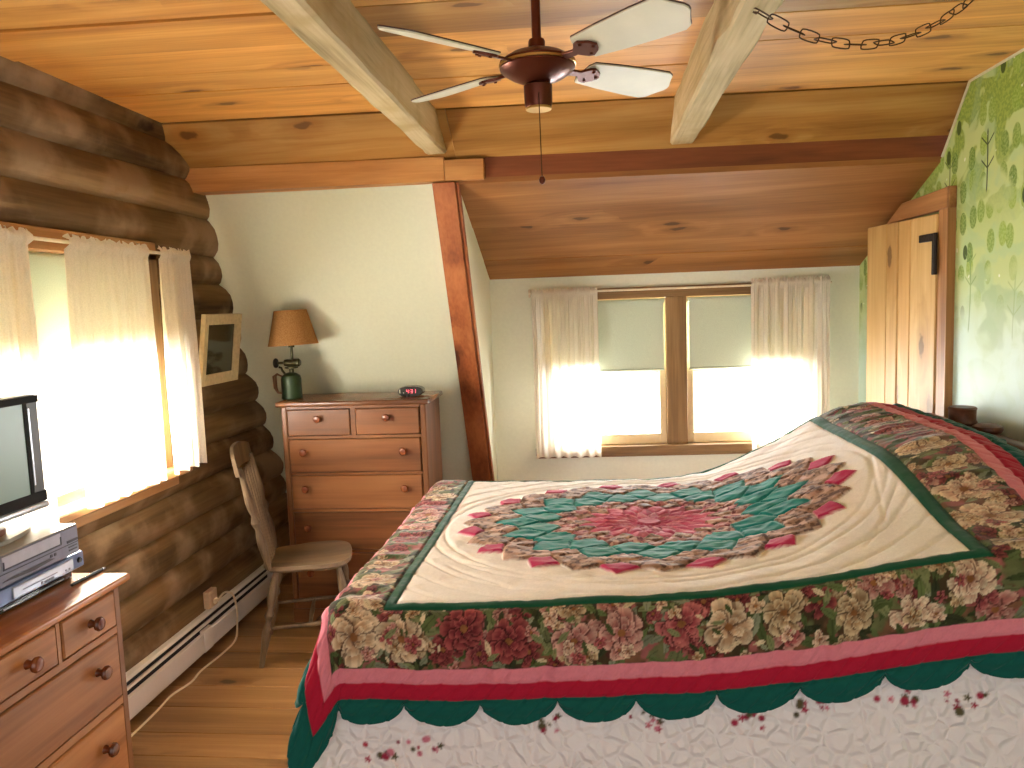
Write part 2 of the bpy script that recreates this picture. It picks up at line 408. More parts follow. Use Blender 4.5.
struct(rf.build('ceiling_leak_cover', plain('leak_cover_dark', srgb(70, 48, 32), .9)))

# header board under the ceiling: lighter piece left, dark recessed run on the right
h = MB()
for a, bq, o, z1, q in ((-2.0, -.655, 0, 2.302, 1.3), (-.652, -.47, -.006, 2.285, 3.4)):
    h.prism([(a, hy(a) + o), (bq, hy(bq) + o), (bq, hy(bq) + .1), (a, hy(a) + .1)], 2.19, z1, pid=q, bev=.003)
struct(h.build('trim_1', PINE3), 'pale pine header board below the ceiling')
h = MB()
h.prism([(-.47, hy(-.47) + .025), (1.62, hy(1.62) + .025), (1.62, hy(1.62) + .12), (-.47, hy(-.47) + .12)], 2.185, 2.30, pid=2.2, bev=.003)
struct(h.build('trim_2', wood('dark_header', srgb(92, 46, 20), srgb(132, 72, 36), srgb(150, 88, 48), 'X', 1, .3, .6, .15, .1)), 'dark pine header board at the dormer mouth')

# ceiling beams
def beam(n, x0, x1, zb, label, bev):
    q = MB(); pts = []
    ny = 40; rr = random.Random(n)
    rings = []
    for j in range(ny + 1):
        yy = Y0 + (hy((x0 + x1) / 2) + .03 - Y0) * j / ny
        jit = lambda: rr.uniform(-.004, .004) - (.008 if rr.random() < .08 else 0)
        ring = [(x0 + jit(), yy, zb + .008 + jit() * .6), (x0 + .010, yy, zb + jit() * .4), (x1 - .010, yy, zb + jit() * .4), (x1 + jit(), yy, zb + .008 + jit() * .6), (x1 + jit(), yy, ZC + .02), (x0 + jit(), yy, ZC + .02)]
        rings.append([q.bm.verts.new(p) for p in ring])
    for A, B in zip(rings, rings[1:]):
        for i in range(6): q.bm.faces.new((A[i], A[(i + 1) % 6], B[(i + 1) % 6], B[i]))
    q.bm.faces.new(rings[0]); q.bm.faces.new(rings[-1][::-1])
    for fc in q.bm.faces: fc[q.pl] = n * 2.7
    return struct(q.build('trim_%d' % n, BEAM, ang=30), label)
beam(3, -.735, -.640, 2.312, 'rough sawn ceiling beam left of the fan', .006)
beam(4, .378, .485, 2.306, 'rough sawn ceiling beam right of the fan', .006)

# log wall with the window hole
def logseg(mb, z, y0, y1, rad, cx, seed):
    rr = random.Random(seed); ny = max(3, int((y1 - y0) / .12)); seg = 20
    ph = [rr.uniform(0, 6) for _ in range(4)]
    rings = []
    for j in range(ny + 1):
        yy = y0 + (y1 - y0) * j / ny
        R = rad * (1 + .035 * math.sin(1.7 * yy + ph[0]) + .02 * math.sin(5.1 * yy + ph[1]))
        oz = .008 * math.sin(1.3 * yy + ph[2]); ox = .008 * math.sin(2.1 * yy + ph[3])
        ring = []
        for a in range(seg):
            t_ = 2 * PI * a / seg
            rk = R * (1 + .025 * math.sin(3 * t_ + ph[0] + yy) + .012 * math.sin(7 * t_ + 3 * yy))
            ring.append(mb.bm.verts.new((cx + ox + rk * math.cos(t_), yy, z + oz + rk * math.sin(t_))))
        rings.append(ring)
    for A, B in zip(rings, rings[1:]):
        for a in range(seg):
            fc = mb.bm.faces.new((A[a], A[(a + 1) % seg], B[(a + 1) % seg], B[a])); fc[mb.pl] = seed * 1.37
    for ring in (rings[0], rings[-1][::-1]):
        fc = mb.bm.faces.new(ring); fc[mb.pl] = seed * 1.37
WY0, WY1, WZ0, WZ1 = 1.5, 3.20, .95, 1.90
lw = MB()
for i in range(16):
    z = .08 + .16 * i
    cx = -1.985 + (.02 if z > 1.9 else 0) + random.uniform(-.008, .008)
    yend = 4.71 - .513 * z + .12
    if WZ0 < z < WZ1:
        logseg(lw, z, Y0, WY0, .108, cx, i + 1); logseg(lw, z, WY1, yend, .108, cx, i + 31)
    else:
        logseg(lw, z, Y0, yend, .112, cx, i + 1)
lw.b2((-2.09, Y0, 0), (-2.03, WY0, 2.5)).b2((-2.09, WY1, 0), (-2.03, 4.8, 2.5)).b2((-2.09, WY0, 0), (-2.03, WY1, WZ0 - .02)).b2((-2.09, WY0, WZ1 + .02), (-2.03, WY1, 2.5))
struct(lw.build('wall_left', LOG, ang=60))

# white slope behind the chest, rafter, dormer cheek
s = MB()
sl = lambda z: 4.71 - .513 * z
s.prism([(sl(0) + .07, 0), (sl(2.22) + .07, 2.22), (sl(2.22) + .11, 2.22), (sl(0) + .11, 0)], -2.02, -.64, 'YZ')
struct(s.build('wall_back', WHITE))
s = MB()
s.prism([(sl(0), 0), (sl(2.184), 2.184), (sl(2.184) + .1, 2.184), (sl(0) + .1, 0)], -.715, -.606, 'YZ', pid=2., bev=.003)
s.prism([(sl(0) + .012, 0), (sl(2.184) + .012, 2.184), (sl(2.184) + .06, 2.184), (sl(0) + .06, 0)], -.604, -.592, 'YZ', pid=5., bev=.002)
struct(s.build('trim_5', RAFTER), 'sloping reddish pine rafter between slope and dormer')
s = MB()
s.prism([(sl(0) + .06, 0), (sl(2.185) + .06, 2.19), (4.70, 1.76), (4.70, 0)], -.625, -.598, 'YZ')
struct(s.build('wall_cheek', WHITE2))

# dormer ceiling: boards across
s = MB(); r = random.Random(5)
br = [0, .42, .80, 1.07]
for i in range(3):
    a, bq = -.60, 1.62
    ya = lambda x, k_: hy(x) + .02 + br[k_] * 1.0
    e0, e1 = [0, .004, -.003][i], [.004, -.003, 0][i]
    lo = [(a, ya(a, i) + .003, dz(ya(a, i), a) + e0), (bq, ya(bq, i) + .003, dz(ya(bq, i), bq) + e0), (bq, ya(bq, i + 1) - .003, dz(ya(bq, i + 1), bq) + e0), (a, ya(a, i + 1) - .003, dz(ya(a, i + 1), a) + e0)]
    s.hull8(lo, [(p[0], p[1], p[2] + .025) for p in lo], pid=2.3 + i * 1.9)
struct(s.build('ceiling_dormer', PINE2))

# dormer window wall with a hole
OX0, OX1, OZ0, OZ1 = -.30, 1.32, .68, 1.665
s = MB()
def wpanel(x0, x1, z0, z1, mb=s, o=0, th=.12, pid=0.):
    mb.prism([(x0, wy(x0) + o), (x1, wy(x1) + o), (x1, wy(x1) + o + th), (x0, wy(x0) + o + th)], z0, z1, pid=pid)
wpanel(-.63, OX0, 0, 1.80); wpanel(OX1, 1.62, 0, 1.80); wpanel(OX0, OX1, 0, OZ0); wpanel(OX0, OX1, OZ1, 1.80)
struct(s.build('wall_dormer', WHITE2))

# right wall (papered), door opening
DY0, DY1, DZ = 3.65, 4.30, 1.955
cz = lambda y: ZC if y < 3.45 else (ZC - (y - 3.45) * (ZC - 2.2) / .24 if y < 3.69 else 2.2 - (y - 3.69) * (2.2 - 1.76) / 1.05)
s = MB()
s.prism([(Y0, 0), (DY0, 0), (DY0, cz(DY0)), (3.45, ZC), (Y0, ZC)], XR, XR + .1, 'YZ')
s.prism([(DY0, DZ), (4.28, DZ), (DY1, cz(DY1)), (3.69, 2.2), (DY0, cz(DY0))], XR, XR + .1, 'YZ')
s.prism([(DY1, 0), (4.82, 0), (4.82, cz(4.78)), (DY1, cz(DY1))], XR, XR + .1, 'YZ')
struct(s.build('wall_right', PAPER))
s = MB()
s.b2((1.68, 3.55, 0), (2.3, 3.6, 2.1)); s.b2((1.68, 4.35, 0), (2.3, 4.4, 2.1)); s.b2((2.25, 3.55, 0), (2.3, 4.4, 2.1)); s.b2((1.66, 3.55, 2.0), (2.3, 4.4, 2.05))
struct(s.build('wall_closet', plain('closet_dark_wood', srgb(90, 66, 44), .8)))
# pale bead where the paper meets the ceiling
s = MB()
pts = [(1.577, yy, cz(yy) - .004) for yy in (0.5, 1.5, 2.5, 3.2, 3.45, 3.57, 3.69)]
s.tube(pts, .006, 6)
struct(s.build('trim_6', plain('torn_paper_edge', srgb(214, 206, 172), .8)))

# door: casing, leaf of boards, strap hinge
door = struct(empty('door_1', (XR, DY0, 0)), 'narrow pine board door in the green papered wall')
s = MB()
s.prism([(3.562 - DY0, 0), (3.652 - DY0, 0), (3.652 - DY0, 2.045), (3.562 - DY0, 2.045)], -.03, .0, 'YZ', pid=1.5, bev=.004)
s.b2((-.034, 3.552 - DY0, 0), (.0, 3.562 - DY0, 2.05), pid=4.4)
s.build('door_jamb', TRIMW, door)
s = MB()
s.prism([(3.548 - DY0, 2.05), (3.548 - DY0, 1.958), (4.26 - DY0, 1.958), (4.06 - DY0, 2.04)], -.034, 0, 'YZ', pid=3.1, bev=.003)
s.build('door_head_casing', TRIMH, door)
leaf = empty('door_leaf', (-.012, .006, .02)); leaf.parent = door; leaf.rotation_euler = (0, 0, math.radians(8))
wb = [0, .20, .275, .37, .455, .63]
wb = [0, .215, .325, .43, .63]
for i in range(4):
    s = MB(); s.b2((-.024 + .002 * (i % 2), wb[i] + .0022, 0), (.006, wb[i + 1] - .0022, 1.925), pid=1.1 + 2.3 * i, bev=.005)
    s.build('board', DOORW, leaf)
s = MB(); s.b2((.006, .03, .25), (.026, .6, .37)); s.b2((.006, .03, 1.55), (.026, .6, 1.67)); s.build('batten', DOORW, leaf)
s = MB(); s.b2((-.010, .005, .01), (.004, .625, 1.915)); s.build('backing', DARK, leaf)
s = MB(); s.b2((-.034, -.012, 1.655), (-.025, .024, 1.84), bev=.003); s.b2((-.033, .0, 1.805), (-.025, .13, 1.84), bev=.003)
s.lathe([(.008, 0), (.008, .185)], (-.034, -.006, 1.655), seg=10)
for zz in (1.68, 1.72, 1.77): s.lathe([(.004, 0), (.003, .003)], (-.034, .01, zz), (-1, 0, 0), 8)
s.build('hinge', IRON, leaf)

# ------------------------------------------------------------------ dormer window
w2 = struct(empty('window_1', (0, 0, 0)), 'double dormer window behind the bed')
def fr(mb, x0, x1, z0, z1, o0, o1, pid=0., bev=.003):
    mb.prism([(x0, wy(x0) + o0), (x1, wy(x1) + o0), (x1, wy(x1) + o1), (x0, wy(x0) + o1)], z0, z1, pid=pid, bev=bev)
s = MB()
fr(s, OX0 - .03, OX1 + .03, 1.625, 1.69, -.022, 0, 1); s.build('head_casing', WINW, w2)
s = MB()
for x0, x1, q in ((OX0 - .03, OX0 + .05, 1), (.447, .570, 2), (OX1 - .05, OX1 + .03, 3)): fr(s, x0, x1, .735, 1.625, -.022, .03 if q == 2 else 0, q)
s.build('side_casing', WINWZ, w2)
s = MB(); fr(s, OX0 - .05, OX1 + .05, .69, .738, -.06, .03, 2); fr(s, OX0 - .05, OX1 + .05, .668, .69, -.024, 0, 2); s.build('sill', WINW, w2)
for x0, x1 in ((OX0 + .045, .447), (.57, OX1 - .045)):
    s = MB()
    for a, bq in ((x0, x0 + .04), (x1 - .04, x1)): fr(s, a, bq, .738, 1.64, .012, .05, a)
    fr(s, x0 + .04, x1 - .04, .738, .80, .012, .05); fr(s, x0 + .04, x1 - .04, 1.60, 1.64, .012, .05); fr(s, x0 + .04, x1 - .04, 1.175, 1.205, .014, .05)
    so = s.build('sash', SASHM, w2)
    s = MB(); fr(s, x0 + .035, x1 - .035, .79, 1.61, .03, .034, 0, 0); s.build('glass', GLASS, so)

def sheet(name, P, nu, nv, mat, parent=None, thick=0):
    vs = [P(i / nu, j / nv) for j in range(nv + 1) for i in range(nu + 1)]
    fs = [(j * (nu + 1) + i, j * (nu + 1) + i + 1, (j + 1) * (nu + 1) + i + 1, (j + 1) * (nu + 1) + i) for j in range(nv) for i in range(nu)]
    me = bpy.data.meshes.new(name); me.from_pydata(vs, [], fs); me.materials.append(mat)
    for p in me.polygons: p.use_smooth = True
    o = bpy.data.objects.new(name, me); COL.objects.link(o)
    if parent: o.parent = parent
    return o

# roller shades
def roller(name, A, B, ztop, zbot, nrm, label, group=None):
    A, B, nrm = Vector(A), Vector(B), Vector(nrm)
    base = empty(name, (A + B) / 2 + Vector((0, 0, ztop))); tag(base, label, 'roller shade', group)
    a, b_ = A - (A + B) / 2, B - (A + B) / 2
    s = MB(); s.tube([a, b_], .014, 12); s.build('roller', BLIND, base)
    s = MB(); L = b_ - a; nn = nrm.normalized() * .0015
    p = [a + L * .01 + nrm * .012, b_ - L * .01 + nrm * .012]
    s.hull8([p[0] - nn, p[1] - nn, p[1] + nn, p[0] + nn], [q + Vector((0, 0, zbot - ztop)) for q in (p[0] - nn, p[1] - nn, p[1] + nn, p[0] + nn)])
    s.build('shade_cloth', BLIND, base, smooth=False)
    s = MB(); s.tube([p[0] + Vector((0, 0, zbot - ztop)), p[1] + Vector((0, 0, zbot - ztop))], .007, 8); s.build('hem_bar', BLIND, base)
n2 = Vector((K, -1, 0)).normalized()
for x0, x1, lb in ((OX0 + .06, .440, 'pale roller shade half down in the left half of dormer window'), (.578, OX1 - .06, 'pale roller shade half down in the right half of dormer window')):
    roller('roller_shade', (x0, wy(x0) - .004, 0), (x1, wy(x1) - .004, 0), 1.605, 1.195, n2, lb, 'roller shades in the dormer window')

# curtains
def curtain(name, A, B, ztop, zbot, nrm, folds, amp, label, group, seed, rod_z, gather=0.0):
    A, B, nrm = Vector(A), Vector(B), Vector(nrm).normalized(); rr = random.Random(seed)
    ph = [rr.uniform(0, 6) for _ in range(4)]
    L = (B - A)
    def P(u, v):
        hv = v
        z = ztop + (zbot - ztop) * hv
        w = u + .02 * math.sin(2 * PI * u * 2 + ph[3]) * hv
        k = min(1, .35 + hv * 1.1)
        d = amp * k * (math.sin(2 * PI * folds * w + ph[0]) + .45 * math.sin(2 * PI * folds * 2.3 * w + ph[1] + hv) + .3 * math.sin(2 * PI * folds * .6 * w + ph[2] + 1.5 * hv))
        d += .003 * math.sin(2 * PI * folds * 5 * u + ph[2]) * (1 - hv)
        sh = abs(z - rod_z)
        if sh < .016: d = abs(d) * .5 + .010
        elif z > rod_z: z += .006 * math.sin(2 * PI * folds * 3.1 * u + ph[1]); d *= 1.3
        p = A + L * (u + gather * (.5 - u) * math.sin(PI * hv) * .2) + nrm * d
        if hv > .98: z += .004 * math.sin(2 * PI * folds * u + ph[2])
        return (p.x, p.y, z)
    # finer rows near the heading
    nv = 60
    o = sheet(name, lambda u, v: P(u, v), 150, nv, CURT)
    tag(o, label, 'curtain', group)
    return o
off = .085
curtain('curtain', (-.345, wy(-.345) - off, 0), (.045, wy(.045) - off, 0), 1.697, .685, n2, 6, .011, 'gathered white curtain over left end of dormer window', 'dormer window curtains', 1, 1.672)
curtain('curtain', (.935, wy(.935) - off, 0), (1.385, wy(1.385) - off, 0), 1.712, .685, n2, 7, .014, 'gathered white curtain over right end of dormer window', 'dormer window curtains', 2, 1.680)
rod = empty('curtain_rod', (.52, wy(.52) - off, 1.675)); tag(rod, 'slim white curtain rod across the top of dormer window', 'curtain rod')
s = MB(); xa, xb = -.36 - .52, 1.395 - .52
s.tube([(xa, K * xa + .06, 0), (xa, K * xa, 0), (xb, K * xb, 0), (xb, K * xb + .07, 0)], .0065, 10); s.build('rod', plain('rod_white', srgb(232, 222, 196), .4), rod)
BRK = plain('rod_bracket', srgb(210, 200, 176), .4)
for x in (xa, xb):
    s = MB(); s.box((x, K * x + .065, 0), (.014, .018, .05), bev=.003); s.build('bracket', BRK, rod)

# ------------------------------------------------------------------ side window in the log wall
w1 = struct(empty('window_2', (0, 0, 0)), 'double window in the log wall')
s = MB()
for y0, y1, q in ((WY0, WY0 + .07, 1), (2.30, 2.40, 2), (WY1 - .07, WY1, 3)): s.b2((-2.0, y0, WZ0), (-1.86, y1, WZ1), pid=q, bev=.004)
s.build('side_casing', WINWZ, w1)
s = MB(); s.b2((-2.0, WY0, WZ1 - .05), (-1.86, WY1, WZ1 + .03), pid=1.2, bev=.004); s.build('head_casing', WINWY, w1)
s = MB(); s.b2((-2.0, WY0 - .05, WZ0 - .035), (-1.80, WY1 + .06, WZ0), pid=4.2, bev=.006); s.b2((-1.885, WY0 - .03, WZ0 - .09), (-1.86, WY1 + .04, WZ0 - .035), pid=2.1, bev=.004); s.build('sill', WINWY, w1)
for y0, y1 in ((WY0 + .07, 2.30), (2.40, WY1 - .07)):
    s = MB()
    for a, bq in ((y0, y0 + .045), (y1 - .045, y1)): s.b2((-1.97, a, WZ0), (-1.93, bq, WZ1 - .05), bev=.003)
    for z0, z1 in ((WZ0, WZ0 + .06), (1.38, 1.41), (WZ1 - .095, WZ1 - .05)): s.b2((-1.968, y0 + .045, z0), (-1.932, y1 - .045, z1), bev=.003)
    so = s.build('sash', SASHM, w1)
    s = MB(); s.b2((-1.952, y0 + .04, WZ0 + .05), (-1.948, y1 - .04, WZ1 - .09)); s.build('glass', GLASS, so)
for y0, y1, lb in ((WY0 + .08, 2.295, 'pale roller shade half down in log wall window, by the television'), (2.405, WY1 - .075, 'pale roller shade half down in log wall window, at the end by the mirror')):
    roller('roller_shade', (-1.905, y0, 0), (-1.905, y1, 0), 1.835, 1.40, (1, 0, 0), lb, 'roller shades in the log wall window')
for y0, y1, sd, fo, lb in ((1.62, 2.30, 5, 7, 'sheer white curtain behind the television'), (2.47, 2.95, 6, 5.5, 'sheer white curtain at the middle of log wall window'), (3.03, 3.27, 7, 3, 'narrow sheer white curtain at the mirror end of log wall window')):
    curtain('curtain', (-1.755, y0, 0), (-1.755, y1, 0), 1.895, .95, (1, 0, 0), fo, .016, lb, 'log wall window curtains', sd, 1.872)
rod = empty('curtain_rod', (-1.755, 2.4, 1.872)); tag(rod, 'slim white curtain rod over the log wall window', 'curtain rod')
s = MB(); s.tube([(-.10, -.88, 0), (0, -.88, 0), (0, .885, 0), (-.10, .885, 0)], .0065, 10); s.build('rod', bpy.data.materials['rod_white'], rod)
for y in (-.88, .885):
    s = MB(); s.box((-.105, y, 0), (.02, .014, .05), bev=.003); s.build('bracket', BRK, rod)

# ------------------------------------------------------------------ quilt, coverlet and bed
rng = np.random.default_rng(4)
def vnoise(x, y, seed):
    def hsh(i, j):
        n = (i * 374761393 + j * 668265263 + seed * 974634777) & 0x7fffffff
        n = ((n ^ (n >> 13)) * 1274126177) & 0x7fffffff
        return ((n ^ (n >> 16)) & 0xffff) / 65535.
    i = np.floor(x).astype(np.int64); j = np.floor(y).astype(np.int64)
    u, v = x - i, y - j; u = u * u * (3 - 2 * u); v = v * v * (3 - 2 * v)
    return (hsh(i, j) * (1 - u) + hsh(i + 1, j) * u) * (1 - v) + (hsh(i, j + 1) * (1 - u) + hsh(i + 1, j + 1) * u) * v
def fbm(x, y, seed, o=3):
    s_, a, tot = 0, 1, 0
    for k_ in range(o): s_ = s_ + a * vnoise(x * 2 ** k_, y * 2 ** k_, seed + k_ * 17); tot += a; a *= .5
    return s_ / tot
def smooth(e0, e1, x):
    t_ = np.clip((x - e0) / (e1 - e0), 0, 1); return t_ * t_ * (3 - 2 * t_)

XF, XH, YN, YF, ZT = -.725, 1.42, 2.10, 3.60, .77
def mound(x, y):
    far = np.interp(x, [-2, .25, .4, .5, .65, .83, 1.0, 1.12, 1.22, 1.30, 1.36, 1.42], [0, 0, .012, .032, .088, .175, .275, .32, .338, .338, .33, .31])
    near = np.interp(x, [-2, -.4, .0, .27, .54, .77, 1.0, 1.25, 1.42], [0, 0, .02, .035, .072, .112, .15, .175, .15])
    w = smooth(2.05, 2.85, y)
    return near * (1 - w) + far * w
def drape(X, Y, xf, xh, yn, yf, zt, rr, al0, al1, mnd, hang=0.0):
    cx, cyy = np.clip(X, xf, xh), np.clip(Y, yn, yf)
    dx, dy = X - cx, Y - cyy
    s_ = np.hypot(dx, dy); sc = np.maximum(s_, 1e-9)
    ux, uy = dx / sc, dy / sc
    corner = (2 * np.abs(ux * uy)) ** 2
    al = (al0 + al1 * corner) * np.where(dy > 0, .25, 1)
    th = np.minimum(s_ / rr, PI / 2 - al); th_end = PI / 2 - al
    ext = np.maximum(s_ - rr * th_end, 0)
    ext = ext * (1 + hang * corner * (dy < 0))
    out = rr * np.sin(th) + ext * np.sin(al)
    dn = rr * (1 - np.cos(th)) + ext * np.cos(al)
    return cx + ux * out, cyy + uy * out, zt + mnd(cx, cyy) - dn, s_
def grid_object(name, X, Y, Z, C, mat, solid=0):
    ny, nx = X.shape
    me = bpy.data.meshes.new(name)
    co = np.stack([X, Y, Z], -1).reshape(-1, 3).astype(np.float32)
    idx = np.arange(nx * ny).reshape(ny, nx)
    q = np.stack([idx[:-1, :-1], idx[:-1, 1:], idx[1:, 1:], idx[1:, :-1]], -1).reshape(-1, 4)
    me.vertices.add(len(co)); me.vertices.foreach_set('co', co.ravel())
    me.loops.add(q.size); me.loops.foreach_set('vertex_index', q.ravel().astype(np.int32))
    me.polygons.add(len(q)); me.polygons.foreach_set('loop_start', (np.arange(len(q)) * 4).astype(np.int32))
    me.polygons.foreach_set('use_smooth', np.ones(len(q), dtype=bool))
    me.update(calc_edges=True)
    if C is not None:
        a = me.color_attributes.new('fabric', 'FLOAT_COLOR', 'POINT')
        a.data.foreach_set('color', np.concatenate([C.reshape(-1, 3), np.ones((nx * ny, 1))], 1).astype(np.float32).ravel())
    me.materials.append(mat); me.validate()
    o = bpy.data.objects.new(name, me); COL.objects.link(o)
    if solid:
        md = o.modifiers.new('thickness', 'SOLIDIFY'); md.thickness = solid; md.offset = -1
    return o
def normals(X, Y, Z):
    P_ = np.stack([X, Y, Z], -1)
    a = np.gradient(P_, axis=1); b_ = np.gradient(P_, axis=0)
    n = np.cross(a, b_); n /= np.linalg.norm(n, axis=-1, keepdims=True) + 1e-12
    return n
lin = lambda *c: np.array(srgb(*c)[:3])

# pattern frame of the quilt (flat cloth coordinates)
QX0, QX1, QY0, QY1 = -.575, .985, 2.093, 3.60
def axis_pts(segs):
    out = []
    for a, b_, d in segs: out.append(np.arange(a, b_, d))
    return np.concatenate(out + [[segs[-1][1]]])
HEM = .362
xs_ = axis_pts([(QX0 - HEM, QX1 + HEM, .0036)])
ys_ = axis_pts([(QY0 - HEM, 2.42, .0038), (2.42, 3.2, .0046), (3.2, QY1 + HEM, .006)])
X, Y = np.meshgrid(xs_, ys_)
ex = np.maximum(QX0 - X, X - QX1); ey = np.maximum(QY0 - Y, Y - QY1)
E_ = np.maximum(ex, ey)
# cloth bands
GB, FB, PB, CB = .034, .205, .245, .292
# medallion
uu, vv = (X - .20) / .70, (Y - 2.87) / .595
rho = np.hypot(uu, vv); th = np.arctan2(vv, uu)
NP = 16
cream = lin(247, 242, 234)
C = np.ones(X.shape + (3,)) * cream
C *= (1 - .04 * (fbm(X * 30, Y * 30, 5)[..., None] - .5))
H = np.zeros_like(X)
# quilting rings in the cream ground
for rk in (1.10, 1.17, 1.30, 1.43, 1.57, 1.72, 1.88):
    H -= .0055 * np.exp(-((rho - rk) / .013) ** 2) * (E_ < 0)
calico = fbm(X * 70, Y * 70, 31, 3); cal2 = vnoise(X * 160, Y * 160, 77); cal3 = fbm(X * 45 + 9, Y * 45, 91, 2)
def calico_col(base, spot, spot2):
    c_ = base + (spot - base) * smooth(.50, .58, calico)[..., None]
    return c_ + (spot2 - c_) * smooth(.6, .66, cal3)[..., None] * .8
CAL = calico_col(lin(150, 116, 94), lin(92, 62, 46), lin(196, 160, 140))
CAL2 = calico_col(lin(184, 120, 118), lin(120, 50, 62), lin(214, 180, 168))
CRIM = np.ones_like(C) * lin(176, 28, 80); TEAL = np.ones_like(C) * lin(10, 124, 116); PINK = np.ones_like(C) * lin(200, 100, 124)
TEAL = TEAL * (1 + .25 * (vnoise(X * 40, Y * 40, 8)[..., None] - .5))
def ring(r0, rm, r1, shift, col, n=NP, width=1.0):
    global C, H
    d = np.abs(((th / (2 * PI) * n + shift) % 1) - .5) * 2          # 0 at petal axis
    w = np.where(rho < rm, width * np.clip((rho - r0) / (rm - r0), 0, 1) ** .7, width * np.clip((r1 - rho) / (r1 - rm), 0, 1))
    m_ = (d < w) & (rho > r0) & (rho < r1)
    f_ = np.clip(1 - d / np.maximum(w, 1e-3), 0, 1)
    seam = np.clip(np.minimum(f_ * .22 * rho, np.minimum((r1 - rho), 1)) / .05, 0, 1)
    hh = .0115 * np.sqrt(seam) + (.006 * (vnoise(rho * 16, th * 14 + shift, 7) - .5) + .003 * (vnoise(rho * 40, th * 9, 9) - .5)) * np.sqrt(seam)
    sd = np.minimum((w - d) * PI / n * rho * .62 * .75, np.minimum(r1 - rho, rho - r0 if r0 > 0 else 9) * .62)
    k_ = np.clip(sd / .0042 + .5, 0, 1)
    C[:] = C + (col - C) * k_[..., None]
    H[:] = H + (hh - H) * k_
ring(.70, .90, 1.04, .0, CRIM, width=.80)
ring(.52, .87, 1.02, .5, CAL, width=1.12)
ring(.44, .70, .88, .0, CAL, width=1.1)
ring(.34, .66, .84, .5, TEAL, width=1.15)
ring(.30, .56, .73, .0, TEAL, width=1.15)
ring(.22, .44, .56, .5, CAL * .7 + CAL2 * .3, width=1.15)
ring(.18, .38, .50, .0, CAL2, width=1.15)
ring(.12, .35, .46, .5, CAL, width=1.15)
ring(.08, .28, .39, .0, PINK, width=1.15)
ring(.04, .21, .31, .5, CRIM * .5 + PINK * .5, width=1.15)
ring(.0, .14, .23, .0, PINK * .8 + CAL2 * .2, width=1.15)
ring(.0, .08, .15, .5, CRIM * .7 + PINK * .3, width=1.15)
m_ = rho < .06; C[m_] = lin(190, 84, 110); H[m_] = .011
inpanel = E_ < 0
C[~inpanel] = 0; H[~inpanel] = 0
# bands
def band(e0, e1, col):
    m = (E_ >= e0) & (E_ < e1); C[m] = col
band(0, GB, lin(16, 78, 52)); band(FB, PB, lin(216, 128, 142)); band(PB, CB, lin(168, 22, 52)); band(CB, 9, lin(10, 86, 78))
fl = (E_ >= GB) & (E_ < FB)
b1 = fbm(X * 13, Y * 13, 3); b2 = fbm(X * 22 + 4, Y * 22, 13); b3 = fbm(X * 60, Y * 60, 23)
ground = lin(112, 78, 56) + (lin(62, 50, 30) - lin(112, 78, 56)) * smooth(.42, .56, b1)[..., None]
ground = ground + (lin(150, 88, 84) - ground) * smooth(.56, .68, b2)[..., None]
ground = ground + (lin(92, 100, 62) - ground) * smooth(.58, .70, fbm(X * 18, Y * 18 + 7, 43))[..., None] * .9
ground = ground * (.75 + .5 * b3[..., None])
C[fl] = ground[fl]
# printed flowers and leaves
pr = random.Random(21)
def window(cx, cyy, R):
    i0, i1 = np.searchsorted(xs_, [cx - R, cx + R]); j0, j1 = np.searchsorted(ys_, [cyy - R, cyy + R])
    return slice(j0, j1), slice(i0, i1)
def paint(sl, m, col, op=1.0):
    m = m & fl[sl]
    sub = C[sl]; sub[m] = sub[m] * (1 - op) + (col[m] if getattr(col, 'ndim', 1) == 3 else col) * op
def leafp(cx, cyy, R, a, col):
    sl = window(cx, cyy, R)
    dx, dy = X[sl] - cx, Y[sl] - cyy
    p, q = dx * math.cos(a) + dy * math.sin(a), -dx * math.sin(a) + dy * math.cos(a)
    w = .34 * R * np.clip(1 - (p / R) ** 2, 0, 1)
    cc_ = np.ones(dx.shape + (3,)) * col * (1 - .35 * (np.abs(q) < .05 * R)[..., None]) * (.8 + .4 * b3[sl][..., None])
    paint(sl, np.abs(q) < w, cc_)
def petal(cx, cyy, a, L, wd, deep, mid_, edge):
    """one printed petal from its base at (cx, cyy) along angle a"""
    sl = window(cx, cyy, L * 1.15)
    dx, dy = X[sl] - cx, Y[sl] - cyy
    p, q = (dx * math.cos(a) + dy * math.sin(a)) / L, (-dx * math.sin(a) + dy * math.cos(a)) / wd
    q = q + .25 * np.sin(p * 3 + a * 5)
    prof = np.sqrt(np.clip(p, 0, 1)) * np.clip(1 - np.clip((p - .62) / .38, 0, 1) ** 2.2, 0, 1) ** .5
    prof = prof * (1 + .18 * (vnoise(p * 5 + a * 7, q * 2 + 3, 71) - .5))
    ins = (np.abs(q) < prof) & (p > 0) & (p < 1)
    paint(sl, (np.abs(q + .12) < prof * 1.12 + .04) & (p > .1) & (p < 1.06), np.ones(dx.shape + (3,)) * deep * .45, .7)
    t_ = np.clip(p, 0, 1)[..., None]
    rim = smooth(.55, .95, np.abs(q) / np.maximum(prof, .05))[..., None]
    cc_ = deep + (mid_ - deep) * smooth(.1, .55, t_) + (edge - mid_) * np.maximum(smooth(.62, 1.0, t_), rim * .7 * smooth(.2, .5, t_))
    cc_ = cc_ * (1 - .22 * (vnoise(q * 7, p * 1.5 + a, 19)[..., None] > .6)) * (.82 + .36 * b3[sl][..., None])
    paint(sl, ins, cc_, .96)
